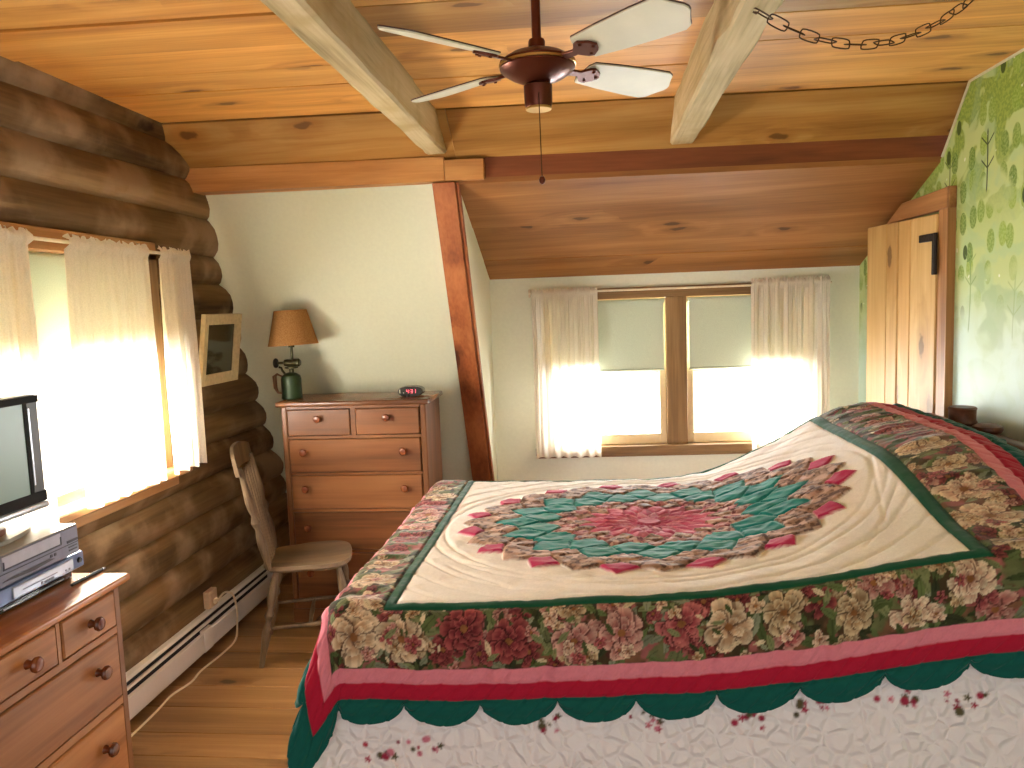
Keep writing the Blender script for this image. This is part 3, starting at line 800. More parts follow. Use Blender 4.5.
def flower(cx, cyy, R, edge, mid_, deep, n, ph):
    squash = pr.uniform(.55, 1.0); tilt = pr.uniform(0, 2 * PI)
    for lay, (sc_, nn) in enumerate(((1.0, n), (.74, n - 1), (.46, max(4, n - 3)))):
        for i_ in range(nn):
            a = 2 * PI * i_ / nn + ph + lay * .4 + pr.uniform(-.2, .2)
            k_ = sc_ * (squash + (1 - squash) * abs(math.cos(a - tilt))) * pr.uniform(.82, 1.08)
            f_ = pr.uniform(.72, 1.12)
            petal(cx, cyy, a, R * k_, R * k_ * pr.uniform(.30, .44), deep * f_, mid_ * f_, edge * min(1.05, f_))
    sl = window(cx, cyy, R * .2); r_ = np.hypot(X[sl] - cx, Y[sl] - cyy) / R
    paint(sl, r_ < .12 + .05 * b3[sl], np.ones(r_.shape + (3,)) * lin(128, 84, 46) * (.5 + 1.0 * b3[sl][..., None]))
PAL = [(lin(226, 206, 172), lin(188, 152, 116), lin(104, 66, 48)), (lin(214, 170, 152), lin(176, 112, 102), lin(104, 44, 46)), (lin(190, 112, 106), lin(142, 62, 66), lin(70, 26, 30)),
       (lin(216, 196, 156), lin(166, 132, 94), lin(84, 60, 38)), (lin(166, 84, 80), lin(118, 44, 48), lin(58, 22, 22)), (lin(232, 214, 182), lin(202, 162, 136), lin(126, 66, 58))]
LV = [lin(92, 108, 62), lin(70, 84, 44), lin(120, 128, 84), lin(52, 58, 34), lin(134, 140, 112)]
def border_pt():
    s_ = pr.uniform(0, 2 * (QX1 - QX0 + QY1 - QY0 + 1.0)); e = pr.uniform(GB - .01, FB + .01)
    x0, x1, y0, y1 = QX0 - e, QX1 + e, QY0 - e, QY1 + e
    w, h_ = x1 - x0, y1 - y0
    s_ %= 2 * (w + h_)
    if s_ < w: return x0 + s_, y0
    s_ -= w
    if s_ < h_: return x1, y0 + s_
    s_ -= h_
    if s_ < w: return x1 - s_, y1
    return x0, y1 - (s_ - w)
for _ in range(1000):
    x, y = border_pt(); leafp(x, y, pr.uniform(.018, .045), pr.uniform(0, PI), pr.choice(LV) * pr.uniform(.55, 1.0))
for _ in range(170):
    x, y = border_pt(); e, m1, d_ = PAL[pr.choice((2, 4, 4, 1, 3))]; flower(x, y, pr.uniform(.028, .055), e * .8, m1 * .8, d_ * .8, pr.choice((5, 6, 7)), pr.uniform(0, 6))
for _ in range(260):
    x, y = border_pt(); leafp(x, y, pr.uniform(.014, .034), pr.uniform(0, PI), pr.choice(LV))
per = 2 * (QX1 - QX0 + QY1 - QY0)
seq = [0, 1, 5, 4, 3, 0, 2, 5, 1, 3, 4, 0]
big = [(QX0 - .10 + i * .148, QY0 - .12 + pr.uniform(-.035, .035)) for i in range(12)] + [(QX0 - .09 + i * .16, QY1 + .12) for i in range(11)] + [(QX0 - .12, QY0 + .02 + i * .15) for i in range(10)] + [(QX1 + .12, QY0 + .03 + i * .15) for i in range(10)]
for i, (x, y) in enumerate(big):
    e, m1, d_ = PAL[seq[(i * 5) % 12]]; flower(x + pr.uniform(-.02, .02), y, pr.uniform(.055, .085), e, m1, d_, pr.choice((7, 8, 9)), pr.uniform(0, 6))
for _ in range(120):
    x, y = border_pt(); e, m1, d_ = PAL[pr.choice((0, 5, 1, 2, 3))]; flower(x, y, pr.uniform(.016, .03), e, m1, d_, 5, pr.uniform(0, 6))
for _ in range(120):
    x, y = border_pt(); leafp(x, y, pr.uniform(.012, .026), pr.uniform(0, PI), pr.choice([lin(206, 188, 152), lin(70, 80, 44), lin(120, 126, 84)]))
fab = .94 + .12 * vnoise(X * 300, Y * 300, 55)
C *= fab[..., None]
# scalloped hem
def scal(tv, lo, hi):
    span = hi - lo + 2 * CB; SW = span / round(span / .21)
    ph = ((tv - (lo - CB)) / SW + .5) % 1.0
    s_ = np.sqrt(np.clip(1 - (2 * ph - 1) ** 2, 0, 1)) * .95 + .05
    return np.where((tv < lo - CB) | (tv > hi + CB), 1.0, s_)
def warp(v, lo, hi, S_):
    e = np.maximum(lo - v, v - hi); k_ = np.where(e > CB, CB + (e - CB) * S_, e)
    return np.where(v < lo, lo - np.where(e > 0, k_, 0), np.where(v > hi, hi + np.where(e > 0, k_, 0), v))
Xw = warp(X, QX0, QX1, scal(Y, QY0, QY1)); Yw = warp(Y, QY0, QY1, scal(X, QX0, QX1))
ecx, ecy = np.maximum(ex - CB, 0), np.maximum(ey - CB, 0); hyp = np.hypot(ecx, ecy); rnd = np.where((ecx > 0) & (ecy > 0), np.maximum(ecx, ecy) / np.maximum(hyp, 1e-6), 1.0)
cornr = (ecx > 0) & (ecy > 0)
Xw = np.where(cornr, np.where(X < QX0, QX0 - CB - ecx * rnd, QX1 + CB + ecx * rnd), Xw); Yw = np.where(cornr, np.where(Y < QY0, QY0 - CB - ecy * rnd, QY1 + CB + ecy * rnd), Yw)
Xw = np.where(Xw > QX1, QX1 + (Xw - QX1) * 1.25, Xw)
PX, PY, PZ, Sd = drape(Xw, Yw, XF, XH, YN, YF, ZT, .075, .07, .38, mound, .44)
# puckers, gathers, quilting lines
side = smooth(.05, .2, Sd)
H += .0030 * (fbm(X * 22, Y * 22, 61) - .5) * 2
H += .0050 * (fbm(X * 7, Y * 7, 62) - .5) * 2
gath = vnoise(np.where(ey >= ex, X, Y) * 34, E_ * 5, 63) - .5
gath2 = vnoise(np.where(ey >= ex, X, Y) * 19, E_ * 3 + 2, 64) - .5
H += (.012 * gath + .014 * gath2) * ((E_ > GB) & (E_ < PB)) * smooth(0, .06, E_ - GB) + (.008 * gath + .006 * gath2) * (E_ >= PB)
for e0 in (0.0, GB, FB, PB, CB): H -= .0045 * np.exp(-((E_ - e0) / .005) ** 2)
dq = np.abs(((np.where(ey >= ex, X, Y) + E_ * .9) / .055) % 1 - .5) * 2
H -= .0038 * np.exp(-((dq - 1) / .16) ** 2) * (E_ > FB)
H += .006 * np.sin(np.clip((E_ - CB) / .05, 0, 1) * PI) * (E_ > CB)
# long pressed creases in the cream by the foot corner
for ax, ay, bx, by in ((-.52, 2.50, .0, 2.16), (-.5, 2.42, -.2, 2.15), (-.3, 2.42, .1, 2.2), (.75, 2.2, 1.0, 2.6), (.6, 2.16, .98, 2.42), (.85, 2.3, 1.0, 2.9)):
    tx, ty = bx - ax, by - ay; LL = math.hypot(tx, ty); d_ = np.abs((X - ax) * ty - (Y - ay) * tx) / LL; pr_ = ((X - ax) * tx + (Y - ay) * ty) / LL ** 2
    H -= .005 * np.exp(-(d_ / .007) ** 2) * smooth(0, .15, pr_) * smooth(1, .85, pr_) * inpanel * (rho > 1.06)
nrm_ = normals(PX, PY, PZ)
if nrm_[ny_ // 2 if (ny_ := X.shape[0]) else 0, X.shape[1] // 3, 2] < 0: nrm_ = -nrm_
PX, PY, PZ = PX + nrm_[..., 0] * H, PY + nrm_[..., 1] * H, PZ + nrm_[..., 2] * H
def fabric_mat(name, rough=.85, bump=.15, scale=350, extra=0):
    m, t, b = new_mat(name)
    a = N(t, 'ShaderNodeAttribute', attribute_name='fabric').outputs['Color']
    t.links.new(a, b.inputs['Base Color']); b.inputs['Roughness'].default_value = rough; b.inputs['Specular IOR Level'].default_value = .2
    b.inputs['Sheen Weight'].default_value = .25; b.inputs['Sheen Roughness'].default_value = .4
    co = N(t, 'ShaderNodeTexCoord').outputs['Object']
    h_ = N(t, 'ShaderNodeTexNoise', {'Vector': co, 'Scale': scale, 'Detail': 2}).outputs[0]
    if extra:
        v1 = N(t, 'ShaderNodeTexVoronoi', {'Vector': N(t, 'ShaderNodeVectorMath', {0: co, 1: N(t, 'ShaderNodeVectorMath', {0: N(t, 'ShaderNodeTexNoise', {'Vector': co, 'Scale': 9.0, 'Detail': 2}).outputs[1], 'Scale': .06}, operation='SCALE').outputs[0]}, operation='ADD').outputs[0], 'Scale': extra}, feature='DISTANCE_TO_EDGE').outputs[0]
        h_ = M(t, 'ADD', M(t, 'MULTIPLY', h_, .12), mapr(t, v1, 0, .30))
    bn = N(t, 'ShaderNodeBump', {'Height': h_, 'Strength': bump, 'Distance': .009 if extra else .002})
    t.links.new(bn.outputs[0], b.inputs['Normal'])
    return m
quilt = grid_object('quilt', PX, PY, PZ, C, fabric_mat('quilt_cotton'), .006)
tag(quilt, 'patchwork quilt with teal and crimson dahlia medallion and floral border spread over the bed', 'quilt')

# white coverlet under it, hanging to the floor
cx_ = axis_pts([(-.737 - .755, -.6, .005), (-.6, 1.44, .004)])
cy_ = axis_pts([(2.12 - .755, 2.13, .005), (2.13, 3.6, .03), (3.6, 3.585 + .755, .02)])
CX, CY = np.meshgrid(cx_, cy_)
cC = np.ones(CX.shape + (3,)) * lin(244, 238, 240)
gx, gy, gz, gs = drape(CX, CY, -.728, 1.46, 2.115, 3.585, .755, .05, .085, .30, lambda a, b_: np.zeros_like(a))
pr = random.Random(5)
for sx, sz in ((-.63, .345), (-.47, .36), (-.168, .425), (.147, .455), (.40, .47), (.57, .50), (.83, .52), (.96, .535), (1.2, .55), (-.3, .18), (.3, .2), (.8, .22)):
    for _ in range(9):
        px, pz = sx + pr.gauss(0, .03), sz + pr.gauss(0, .016); R = pr.uniform(.004, .009); col = pr.choice([lin(170, 48, 76), lin(150, 40, 66), lin(206, 120, 140), lin(92, 84, 58)])
        n = pr.choice((0, 5)); d_ = np.hypot(gx - px, (gz - pz)); a_ = np.arctan2(gz - pz, gx - px)
        kk = np.clip((R * (1 + .35 * np.cos(n * a_)) - d_) / .005 + .5, 0, 1) * (CY < 2.1); cC = cC + (col - cC) * kk[..., None]
wv = .010 * np.sin(gx * 9 + 1.2) * smooth(.3, .8, gs) * (CY < 2.11)
gy = gy - np.maximum(wv, -.008)
cov = grid_object('coverlet', gx, gy, np.maximum(gz, .004), cC, fabric_mat('coverlet_cotton', .85, .75, 120, 22), .004)
tag(cov, 'white quilted coverlet with small red flower sprigs hanging below the quilt to the floor', 'bedspread')

bed = empty('bed', (.35, 2.85, 0)); tag(bed, 'bed under the quilt with dark wooden headboard at the green wall', 'bed')
s = MB(); s.b2((-.69 - .35, 2.15 - 2.85, .42), (1.40 - .35, 3.56 - 2.85, .735), bev=.05, seg=3); s.build('mattress', MATT, bed)
s = MB(); s.b2((-.69 - .35, 2.15 - 2.85, .28), (1.40 - .35, 3.56 - 2.85, .42), bev=.01); s.build('box_spring', MATT, bed)
for a in (-.98, .98):
    for c_ in (-.62, .62):
        s = MB(); s.lathe([(.022, 0), (.026, .02), (.03, .15), (.035, .28)], (a, c_, 0), seg=12); s.build('leg', HEADB, bed)
hb = empty('headboard', (1.475 - .35, 0, 0)); hb.parent = bed
s = MB(); s.b2((-.018, -.68, .35), (.018, .70, 1.0), bev=.006); s.build('panel', HEADB, hb)
s = MB(); s.b2((-.03, -.74, 1.0), (.045, .76, 1.062), bev=.02, seg=3); s.build('top_rail', HEADB, hb)
for a in (-.71, .73):
    s = MB(); s.lathe([(.028, 0), (.03, .3), (.035, .95), (.04, 1.0)], (0, a, 0), seg=16); s.build('post', HEADB, hb)
# two turned blocks seen above the quilt's ridge
s = MB(); s.lathe([(.05, 0), (.055, .01), (.05, .02), (.05, .06), (.053, .066), (.048, .072)], (0.01, .40, 1.062), seg=24); s.build('finial', HEADB, hb)
s = MB(); s.lathe([(.045, 0), (.052, .012), (.05, .024), (.03, .034)], (0.01, .20, 1.062), seg=24); s.build('finial', HEADB, hb)

# ------------------------------------------------------------------ chest of drawers (under the slope)
def knob_prof(r, L): return [(r * .62, 0), (r * .45, L * .25), (r * .5, L * .45), (r * .95, L * .6), (r, L * .75), (r * .8, L * .93), (r * .35, L)]
def knob(parent, loc, axis, r=.019, L=.032, mat=None):
    s = MB(); s.lathe(knob_prof(r, L), loc, axis, 18); return s.build('knob', mat or KNOB, parent)
CXc, CYf = -1.205, 3.735
chest = empty('chest_of_drawers', (CXc, CYf + .185, 0)); tag(chest, 'reddish maple chest of drawers under the white slope holding lamp and clock', 'chest of drawers')
hw, hd, top = .375, .185, 1.135
s = MB()
s.b2((-hw, -hd + .012, .07), (-hw + .03, hd, top), pid=1, bev=.006); s.b2((hw - .03, -hd + .012, .07), (hw, hd, top), pid=2, bev=.006)
s.b2((-hw + .03, hd - .015, .07), (hw - .03, hd, top), pid=3)
cs = s.build('case', MAPLEZ, chest)
rows = [(.985, 1.118), (.795, .965), (.605, .777), (.39, .585), (.13, .37)]
s = MB()
zr = [top - .008] + [r_[0] - .004 for r_ in rows]
for a, b_ in [(1.121, top)] + [(rows[i + 1][1] + .003, rows[i][0] - .003) for i in range(4)] + [(.07, .127)]:
    s.b2((-hw + .03, -hd + .014, a), (hw - .03, -hd + .05, b_), pid=a)
s.b2((-.012, -hd + .014, .982), (.012, -hd + .05, 1.121), pid=7.)
s.build('rail', MAPLE, chest)
s = MB(); s.b2((-hw - .02, -hd - .012, top), (hw + .02, hd + .005, top + .026), pid=4.2, bev=.008, seg=3); s.build('top', MAPLETX, chest)
s = MB(); s.prism([(-hw, .0), (-hw + .11, .0), (-hw + .17, .07), (hw - .17, .07), (hw - .11, 0), (hw, 0), (hw, .075), (-hw, .075)], -hd + .004, -hd + .03, 'XZ', pid=2.8, bev=.003)
for x in (-hw, hw - .03): s.b2((x, hd - .1, 0), (x + .03, hd, .075))
s.build('base', MAPLE, chest)
pj = 0
for i, (z0, z1) in enumerate(rows):
    cols = [(-hw + .034, -.015), (.015, hw - .034)] if i == 0 else [(-hw + .034, hw - .034)]
    for x0, x1 in cols:
        pj += 1
        s = MB(); s.b2((x0, -hd + .008, z0), (x1, -hd + .03, z1), pid=pj * 1.7, bev=.004); s.b2((x0 + .02, -hd + .03, z0 + .01), (x1 - .02, hd - .03, z1 - .02), pid=pj)
        d_ = s.build('drawer', MAPLE, chest)
        for kx in ([(x0 + x1) / 2 + (.0 if i == 0 else 0)] if i == 0 else [-.262, .255]):
            knob(d_, (kx, -hd + .008, (z0 + z1) / 2 + .02), (0, -1, 0))

# ------------------------------------------------------------------ low dresser by the window
DX = -1.39
dr = empty('dresser', (-1.625, 1.55, 0)); tag(dr, 'honey maple dresser at left carrying the television and video players', 'dresser')
x1 = .225; y1 = .525; top = .832
s = MB()
s.b2((-x1, y1 - .03, .05), (x1 - .006, y1, top), pid=1, bev=.005); s.b2((-x1, -y1, .05), (x1 - .006, -y1 + .03, top), pid=2, bev=.005); s.b2((-x1, -y1 + .03, .05), (-x1 + .012, y1 - .03, top), pid=3)
s.build('case', MAPLEZ, dr)
s = MB(); s.b2((-x1 - .01, -y1 - .02, top), (x1 + .022, y1 + .02, top + .024), pid=3.3, bev=.008, seg=3); s.build('top', MAPLET, dr)
rows = [(.716, .818), (.502, .688), (.262, .472), (.1, .235)]
s = MB()
for a, b_ in [(.822, top)] + [(rows[i + 1][1] + .004, rows[i][0] - .004) for i in range(3)] + [(.05, .096)]:
    s.b2((x1 - .05, -y1 + .03, a), (x1 - .004, y1 - .03, b_), pid=a * 3)
for yk in (-.235, .015, .255): s.b2((x1 - .05, yk - .007, .712), (x1 - .004, yk + .007, .822))
s.build('rail', MAPLEY, dr)
s = MB(); s.prism([(-y1, 0), (-y1 + .1, 0), (-y1 + .14, .05), (y1 - .14, .05), (y1 - .1, 0), (y1, 0), (y1, .055), (-y1, .055)], x1 - .03, x1 - .004, 'YZ', pid=2.8)
for y in (-y1, y1 - .03): s.b2((-x1, y, 0), (-x1 + .1, y + .03, .055))
s.build('base', MAPLEY, dr)
for i, (z0, z1) in enumerate(rows):
    ycs = [(-y1 + .034, -.246), (-.224, .004), (.026, .244), (.266, y1 - .034)] if i == 0 else [(-y1 + .034, y1 - .034)]
    for a, b_ in ycs:
        pj += 1
        s = MB(); s.b2((x1 - .03, a, z0), (x1, b_, z1), pid=pj * 2.3, bev=.004); s.b2((-x1 + .02, a + .01, z0 + .008), (x1 - .03, b_ - .01, z1 - .01), pid=pj)
        d_ = s.build('drawer', MAPLEY, dr)
        for ky in ([(a + b_) / 2] if i == 0 else [-.39, .39]):
            knob(d_, (x1, ky, (z0 + z1) / 2 + (.0 if i == 0 else .025)), (1, 0, 0), .02, .036)

# things on the dresser (top at z = .856)
ZD = .856
s = MB(); s.b2((-.12, -.30, 0), (.13, .02, .022), bev=.004)
o = empty('media_player', (-1.66, 2.03, ZD)); tag(o, 'flat black player lying lowest of the stack on the dresser', 'player')
s.build('housing', BLACKP, o); s = MB(); s.b2((.13, -.25, .008), (.1315, -.02, .012)); s.build('slot', SILVER, o)
dvd = empty('dvd_player', (-1.65, 2.02, ZD + .024)); tag(dvd, 'blue grey and silver disc player stacked below the video recorder', 'disc player')
s = MB(); s.b2((-.13, -.40, .006), (.145, .052, .052), bev=.004)
for y in (-.36, .02): s.b2((.08, y - .02, 0), (.12, y + .02, .006))
s.build('housing', DVDM, dvd)
s = MB(); s.b2((.145, -.235, .012), (.149, .0, .044), bev=.003); s.build('front_panel', DVDS, dvd)
s = MB(); s.b2((.149, -.20, .026), (.1503, -.07, .0285))
s.b2((.149, -.135, .015), (.1503, -.128, .024))
for i in range(6): s.b2((.149, -.122 + i * .0065, .0155), (.1501, -.117 + i * .0065, .0215))
for y in (-.035, -.02): s.lathe([(.003, 0), (.003, .0012)], (.149, y, .02), (1, 0, 0), 8)
s.build('disc_slot', VCRD, dvd)
s = MB(); s.lathe([(.0085, 0), (.007, .006)], (.145, .028, .03), (1, 0, 0), 14); s.build('knob', BLACKP, dvd)
s = MB(); s.lathe([(.006, 0), (.005, .004)], (.145, -.30, .03), (1, 0, 0), 14); s.build('button', DVDS, dvd)

vcr = empty('video_recorder', (-1.64, 1.83, ZD + .076)); tag(vcr, 'grey video cassette recorder under the television stand', 'video recorder')
s = MB(); s.b2((-.075, -.215, .008), (.15, .205, .088), bev=.003)
for y in (-.17, .17): s.b2((.08, y - .02, 0), (.12, y + .02, .008))
s.build('housing', VCRM, vcr)
s = MB(); s.b2((-.075, -.215, .088), (.146, .205, .0905)); s.build('lid', VCRT, vcr)
s = MB(); s.b2((.15, -.085, .052), (.1515, .13, .084)); s.build('cassette_door', VCRL, vcr)
s = MB(); s.b2((.1515, -.085, .05), (.153, .13, .054)); s.b2((.1515, .127, .052), (.153, .131, .074)); s.b2((.1515, -.085, .052), (.153, -.081, .072))
s.b2((.15, .155, .046), (.1518, .20, .053)); s.b2((.15, .16, .022), (.1515, .195, .026)); s.b2((.15, .16, .032), (.1515, .195, .035)); s.b2((.15, -.21, .04), (.1512, .20, .0425))
s.prism([(-.09, .022), (.02, .016), (.10, .022), (.08, .028), (-.05, .026)], .15, .152, 'YZ')
for y in (.085, .10): s.b2((.15, y, .028), (.1515, y + .008, .036))
s.lathe([(.009, 0), (.008, .003)], (.15, -.165, .026), (1, 0, 0), 14)
s.build('front_trim', VCRD, vcr)
s = MB(); s.b2((.15, -.20, .052), (.1518, -.125, .082), bev=.001); s.build('display', VCRL, vcr)

tv = empty('television', (-1.65, 1.805, ZD + .1675)); tag(tv, 'small flat television with grey bezel standing on the video recorder', 'television')
s = MB(); s.prism([(.02 + .085 * math.cos(a), .20 * math.sin(a)) for a in np.linspace(0, 2 * PI, 33)[:-1]], 0, .012, bev=.003); s.build('base', VCRT, tv)
s = MB(); s.prism([(.02 + .05 * math.cos(a), .12 * math.sin(a)) for a in np.linspace(0, 2 * PI, 33)[:-1]], .012, .028, bev=.004); s.b2((-.02, -.05, .028), (.012, .05, .10), bev=.006); s.build('stand', STANDW, tv)
s = MB(); s.b2((-.035, -.288, .05), (.03, .288, .372), bev=.006); s.b2((-.055, -.2, .09), (-.034, .2, .33), bev=.008); s.build('housing', TVGREY, tv)
s = MB(); s.b2((.0, -.292, .034), (.036, .292, .056), bev=.008, seg=2); s.build('lower_trim', SILVER, tv)
s = MB(); s.b2((.03, -.284, .35), (.034, .284, .37)); s.b2((.03, -.284, .058), (.034, .284, .088)); s.b2((.03, .222, .088), (.034, .236, .35)); s.b2((.03, -.236, .088), (.034, -.222, .35)); s.build('bezel', plain('tv_black_bezel', srgb(26, 25, 22), .65, spec=.15), tv)
s = MB(); s.b2((.03, -.222, .088), (.032, .222, .35)); s.build('screen', SCREEN, tv)
for y in (.24, -.247):
    s = MB(); s.b2((.03, y, .11), (.033, y + .007, .335), bev=.001); s.build('speaker_strip', SILVER, tv)
pen = empty('pen', (-1.475, 2.045, ZD)); tag(pen, 'dark slim pen lying on the dresser near its corner', 'pen')
s = MB(); s.tube([(-.005, -.07, .005), (.0, .06, .005)], .005, 8); s.build('barrel', BLACKP, pen)
s = MB(); s.tube([(.0, .06, .005), (.0008, .074, .005)], [.0045, .001], 8); s.build('tip', SILVER, pen)

# ------------------------------------------------------------------ lamp made from a blowtorch
lp = empty('table_lamp', (-1.565, 3.875, 1.161)); tag(lp, 'table lamp made from a green blowtorch with burlap shade on the chest', 'lamp')
s = MB(); s.lathe([(.050, 0), (.054, .006), (.054, .012), (.052, .016), (.052, .105), (.048, .122), (.03, .135), (.014, .14)], seg=28); s.build('tank', GREEN, lp)
s = MB(); s.lathe([(.012, 0), (.012, .02), (.02, .024), (.02, .034), (.011, .038), (.011, .06)], (0.005, 0, .138), seg=16)
s.lathe([(.009, 0), (.017, .006), (.019, .02), (.017, .05), (.021, .056), (.021, .082), (.014, .09)], (-.035, 0, .19), (1, 0, 0), 18)
s.lathe([(.007, 0), (.007, .045)], (-.07, 0, .19), (1, 0, 0), 10)
s.lathe([(.012, 0), (.034, .004), (.034, .010), (.012, .014)], (.005, 0, .158), seg=20)
s.build('burner', GREENM, lp)
s = MB(); s.lathe([(.008, 0), (.024, .002), (.026, .008), (.024, .014), (.008, .016)], (-.084, -.004, .19), (1, 0, 0), 18); s.build('valve_wheel', IRON, lp)
s = MB(); s.tube([(-.03, 0, .13), (-.045, 0, .15), (-.05, 0, .165), (-.062, 0, .168)], .006, 8); s.build('pump', GREENM, lp)
s = MB(); s.tube([(-.053, .0, .03), (-.075, 0, .035), (-.088, 0, .06), (-.09, 0, .12), (-.075, 0, .132), (-.05, 0, .12)], [.004, .006, .010, .011, .006, .004], 10); s.build('handle', wood('handle_wood', srgb(96, 62, 32), srgb(142, 98, 56), srgb(160, 118, 70), 'Z', 2, 0), lp)
s = MB(); s.lathe([(.007, 0), (.007, .10)], (.012, 0, .195), seg=10); s.lathe([(.016, 0), (.016, .04), (.01, .05)], (.012, 0, .27), seg=14); s.build('socket', GREENM, lp)
s = MB(); s.lathe([(.010, 0), (.022, .02), (.028, .045), (.02, .07), (.006, .08)], (.012, 0, .32), seg=16); s.build('bulb', plain('bulb_white', srgb(236, 228, 210), .3), lp)
s = MB()
for a in range(3):
    q = a * 2 * PI / 3; s.tube([(.012, 0, .29), (.034 + .122 * math.cos(q) * .95, .122 * math.sin(q) * .95, .29)], .002, 6)
s.build('shade_carrier', BRASS, lp)
s = MB()
n = 36; rings = []
for rr_, zz in ((.128, .282), (.083, .462), (.081, .462), (.126, .284)):
    rings.append([s.bm.verts.new((.034 + rr_ * math.cos(2 * PI * i / n), rr_ * math.sin(2 * PI * i / n), zz)) for i in range(n)])
for A, B in zip(rings, rings[1:] + rings[:1]):
    for i in range(n): s.bm.faces.new((A[i], A[(i + 1) % n], B[(i + 1) % n], B[i]))
sh = s.build('lampshade', SHADE, lp); sh.rotation_euler = (0, math.radians(-2), 0)

# clock radio
ck = empty('alarm_clock', (-.925, 3.86, 1.161)); tag(ck, 'small dark oval digital alarm clock with red numerals on the chest', 'clock')
s = MB(); pts = [(.065 * math.copysign(abs(math.cos(a)) ** .75, math.cos(a)), .027 + .026 * math.copysign(abs(math.sin(a)) ** .8, math.sin(a))) for a in np.linspace(0, 2 * PI, 37)[:-1]]
s.prism(pts, -.025, .045, 'XZ', bev=.004); s.build('housing', CLOCKM, ck)
seg7 = {'a': (0, 2, 1, 2), 'b': (1, 1, 1, 2), 'c': (1, 0, 1, 1), 'd': (0, 0, 1, 0), 'e': (0, 0, 0, 1), 'f': (0, 1, 0, 2), 'g': (0, 1, 1, 1)}
dig = {'4': 'fgbc', '3': 'abgcd', '1': 'bc'}
s = MB()
def seg(x, z, chx):
    for q in dig[chx]:
        a, b_, c_, d_ = seg7[q]
        w, h_ = .0085, .0085
        p0, p1 = (x + a * w, z + b_ * h_), (x + c_ * w, z + d_ * h_)
        s.b2((min(p0[0], p1[0]) - .0011, -.0268, min(p0[1], p1[1]) - .0011), (max(p0[0], p1[0]) + .0011, -.025, max(p0[1], p1[1]) + .0011))
seg(-.018, .020, '4'); seg(.004, .020, '3'); seg(.020, .020, '1')
for zz in (.025, .033): s.box((-.003, -.026, zz), (.0022, .0018, .0022))
s.build('numerals', LED, ck)
s = MB(); s.box((-.054, -.0245, .03), (.006, .004, .018), bev=.001); s.box((-.034, -.0258, .021), (.005, .002, .006)); s.build('button', plain('clock_button', srgb(206, 204, 180), .4), ck)

# framed mirror leaning out from the logs
mr = empty('mirror', (-1.815, 3.56, 1.285)); tag(mr, 'small whitewashed square frame with dark glass hanging on the log wall', 'mirror')
mr.rotation_euler = (0, math.radians(8), 0)
W_, H_ = .185, .335
s = MB(); fw = .05
o4 = [(-W_, 0), (W_, 0), (W_, H_), (-W_, H_)]; i4 = [(-W_ + fw, fw), (W_ - fw, fw), (W_ - fw, H_ - fw), (-W_ + fw, H_ - fw)]
for i in range(4):
    j = (i + 1) % 4
    q = [o4[i], o4[j], i4[j], i4[i]]
    s.hull8([(0, a, b_) for a, b_ in q], [(.022 if k_ < 2 else .014, a, b_) for k_, (a, b_) in enumerate(q)], pid=i)
s.build('frame', FRAMEM, mr)
s = MB(); s.b2((.004, -W_ + fw - .004, fw - .004), (.008, W_ - fw + .004, H_ - fw + .004)); s.build('glass', MIRROR, mr)

# ------------------------------------------------------------------ side chair
ch = empty('side_chair', (-1.375, 3.48, 0), math.radians(17)); tag(ch, 'worn brown spindle back wooden chair standing before the chest', 'chair')
s = MB()
prof = []
for i in range(40):
    a = 2 * PI * i / 40; cxx, syy = math.cos(a), math.sin(a)
    x = .205 * math.copysign(abs(cxx) ** .55, cxx); y = (.195 if cxx > 0 else .175) * math.copysign(abs(syy) ** .6, syy)
    prof.append((x, y))
A = [s.bm.verts.new((x * .94, y * .94, .425)) for x, y in prof]; B = [s.bm.verts.new((x, y, .438)) for x, y in prof]; Cq = [s.bm.verts.new((x * .985, y * .985, .455)) for x, y in prof]
D = [s.bm.verts.new((x * .8, y * .8, .450)) for x, y in prof]; Eq = [s.bm.verts.new((x * .4, y * .4, .442)) for x, y in prof]
for P_, Q_ in ((A, B), (B, Cq), (Cq, D), (D, Eq)):
    for i in range(40): s.bm.faces.new((P_[i], P_[(i + 1) % 40], Q_[(i + 1) % 40], Q_[i]))
s.bm.faces.new(A[::-1]); s.bm.faces.new(Eq)
s.build('seat', CHAIRS, ch)
def turned(p, q, r, n=16):
    p, q = Vector(p), Vector(q); pr_ = [.65, .75, .95, 1.1, 1.2, 1.0, .6, 1.25, .6, 1.05, 1.2, 1.05, .9, .75, .65, .6]
    return [p.lerp(q, i / (n - 1)) for i in range(n)], [r * k_ for k_ in pr_]
feet = {}
for sx in (-1, 1):
    for sy in (-1, 1):
        a = (sx * .14, sy * .125, .43); b_ = (sx * .205 + (-.02 if sx < 0 else 0), sy * .185, 0); feet[(sx, sy)] = (Vector(a), Vector(b_))
        s = MB(); pts, rr_ = turned(a, b_, .018); s.tube(pts, rr_, 10); s.build('leg', CHAIRW, ch)
def onleg(k_, z):
    a, b_ = feet[k_]; return a.lerp(b_, (a.z - z) / (a.z - b_.z))
for p, q in ((onleg((-1, -1), .17), onleg((1, -1), .17)), (onleg((-1, 1), .17), onleg((1, 1), .17)), (onleg((1, -1), .25), onleg((1, 1), .25)), (onleg((-1, -1), .22), onleg((-1, 1), .22)), ((0, -.158, .17), (0, .158, .17))):
    s = MB(); p, q = Vector(p), Vector(q); s.tube([p, p.lerp(q, .5), q], [.007, .012, .007], 8); s.build('stretcher', CHAIRW, ch)
bx = lambda z: -.165 - (z - .45) * .19
for sy in (-1, 1):
    s = MB(); pts, rr_ = turned((bx(.45), sy * .15, .445), (bx(.945), sy * .185, .93), .017); s.tube(pts, rr_, 10); s.build('back_post', CHAIRW, ch)
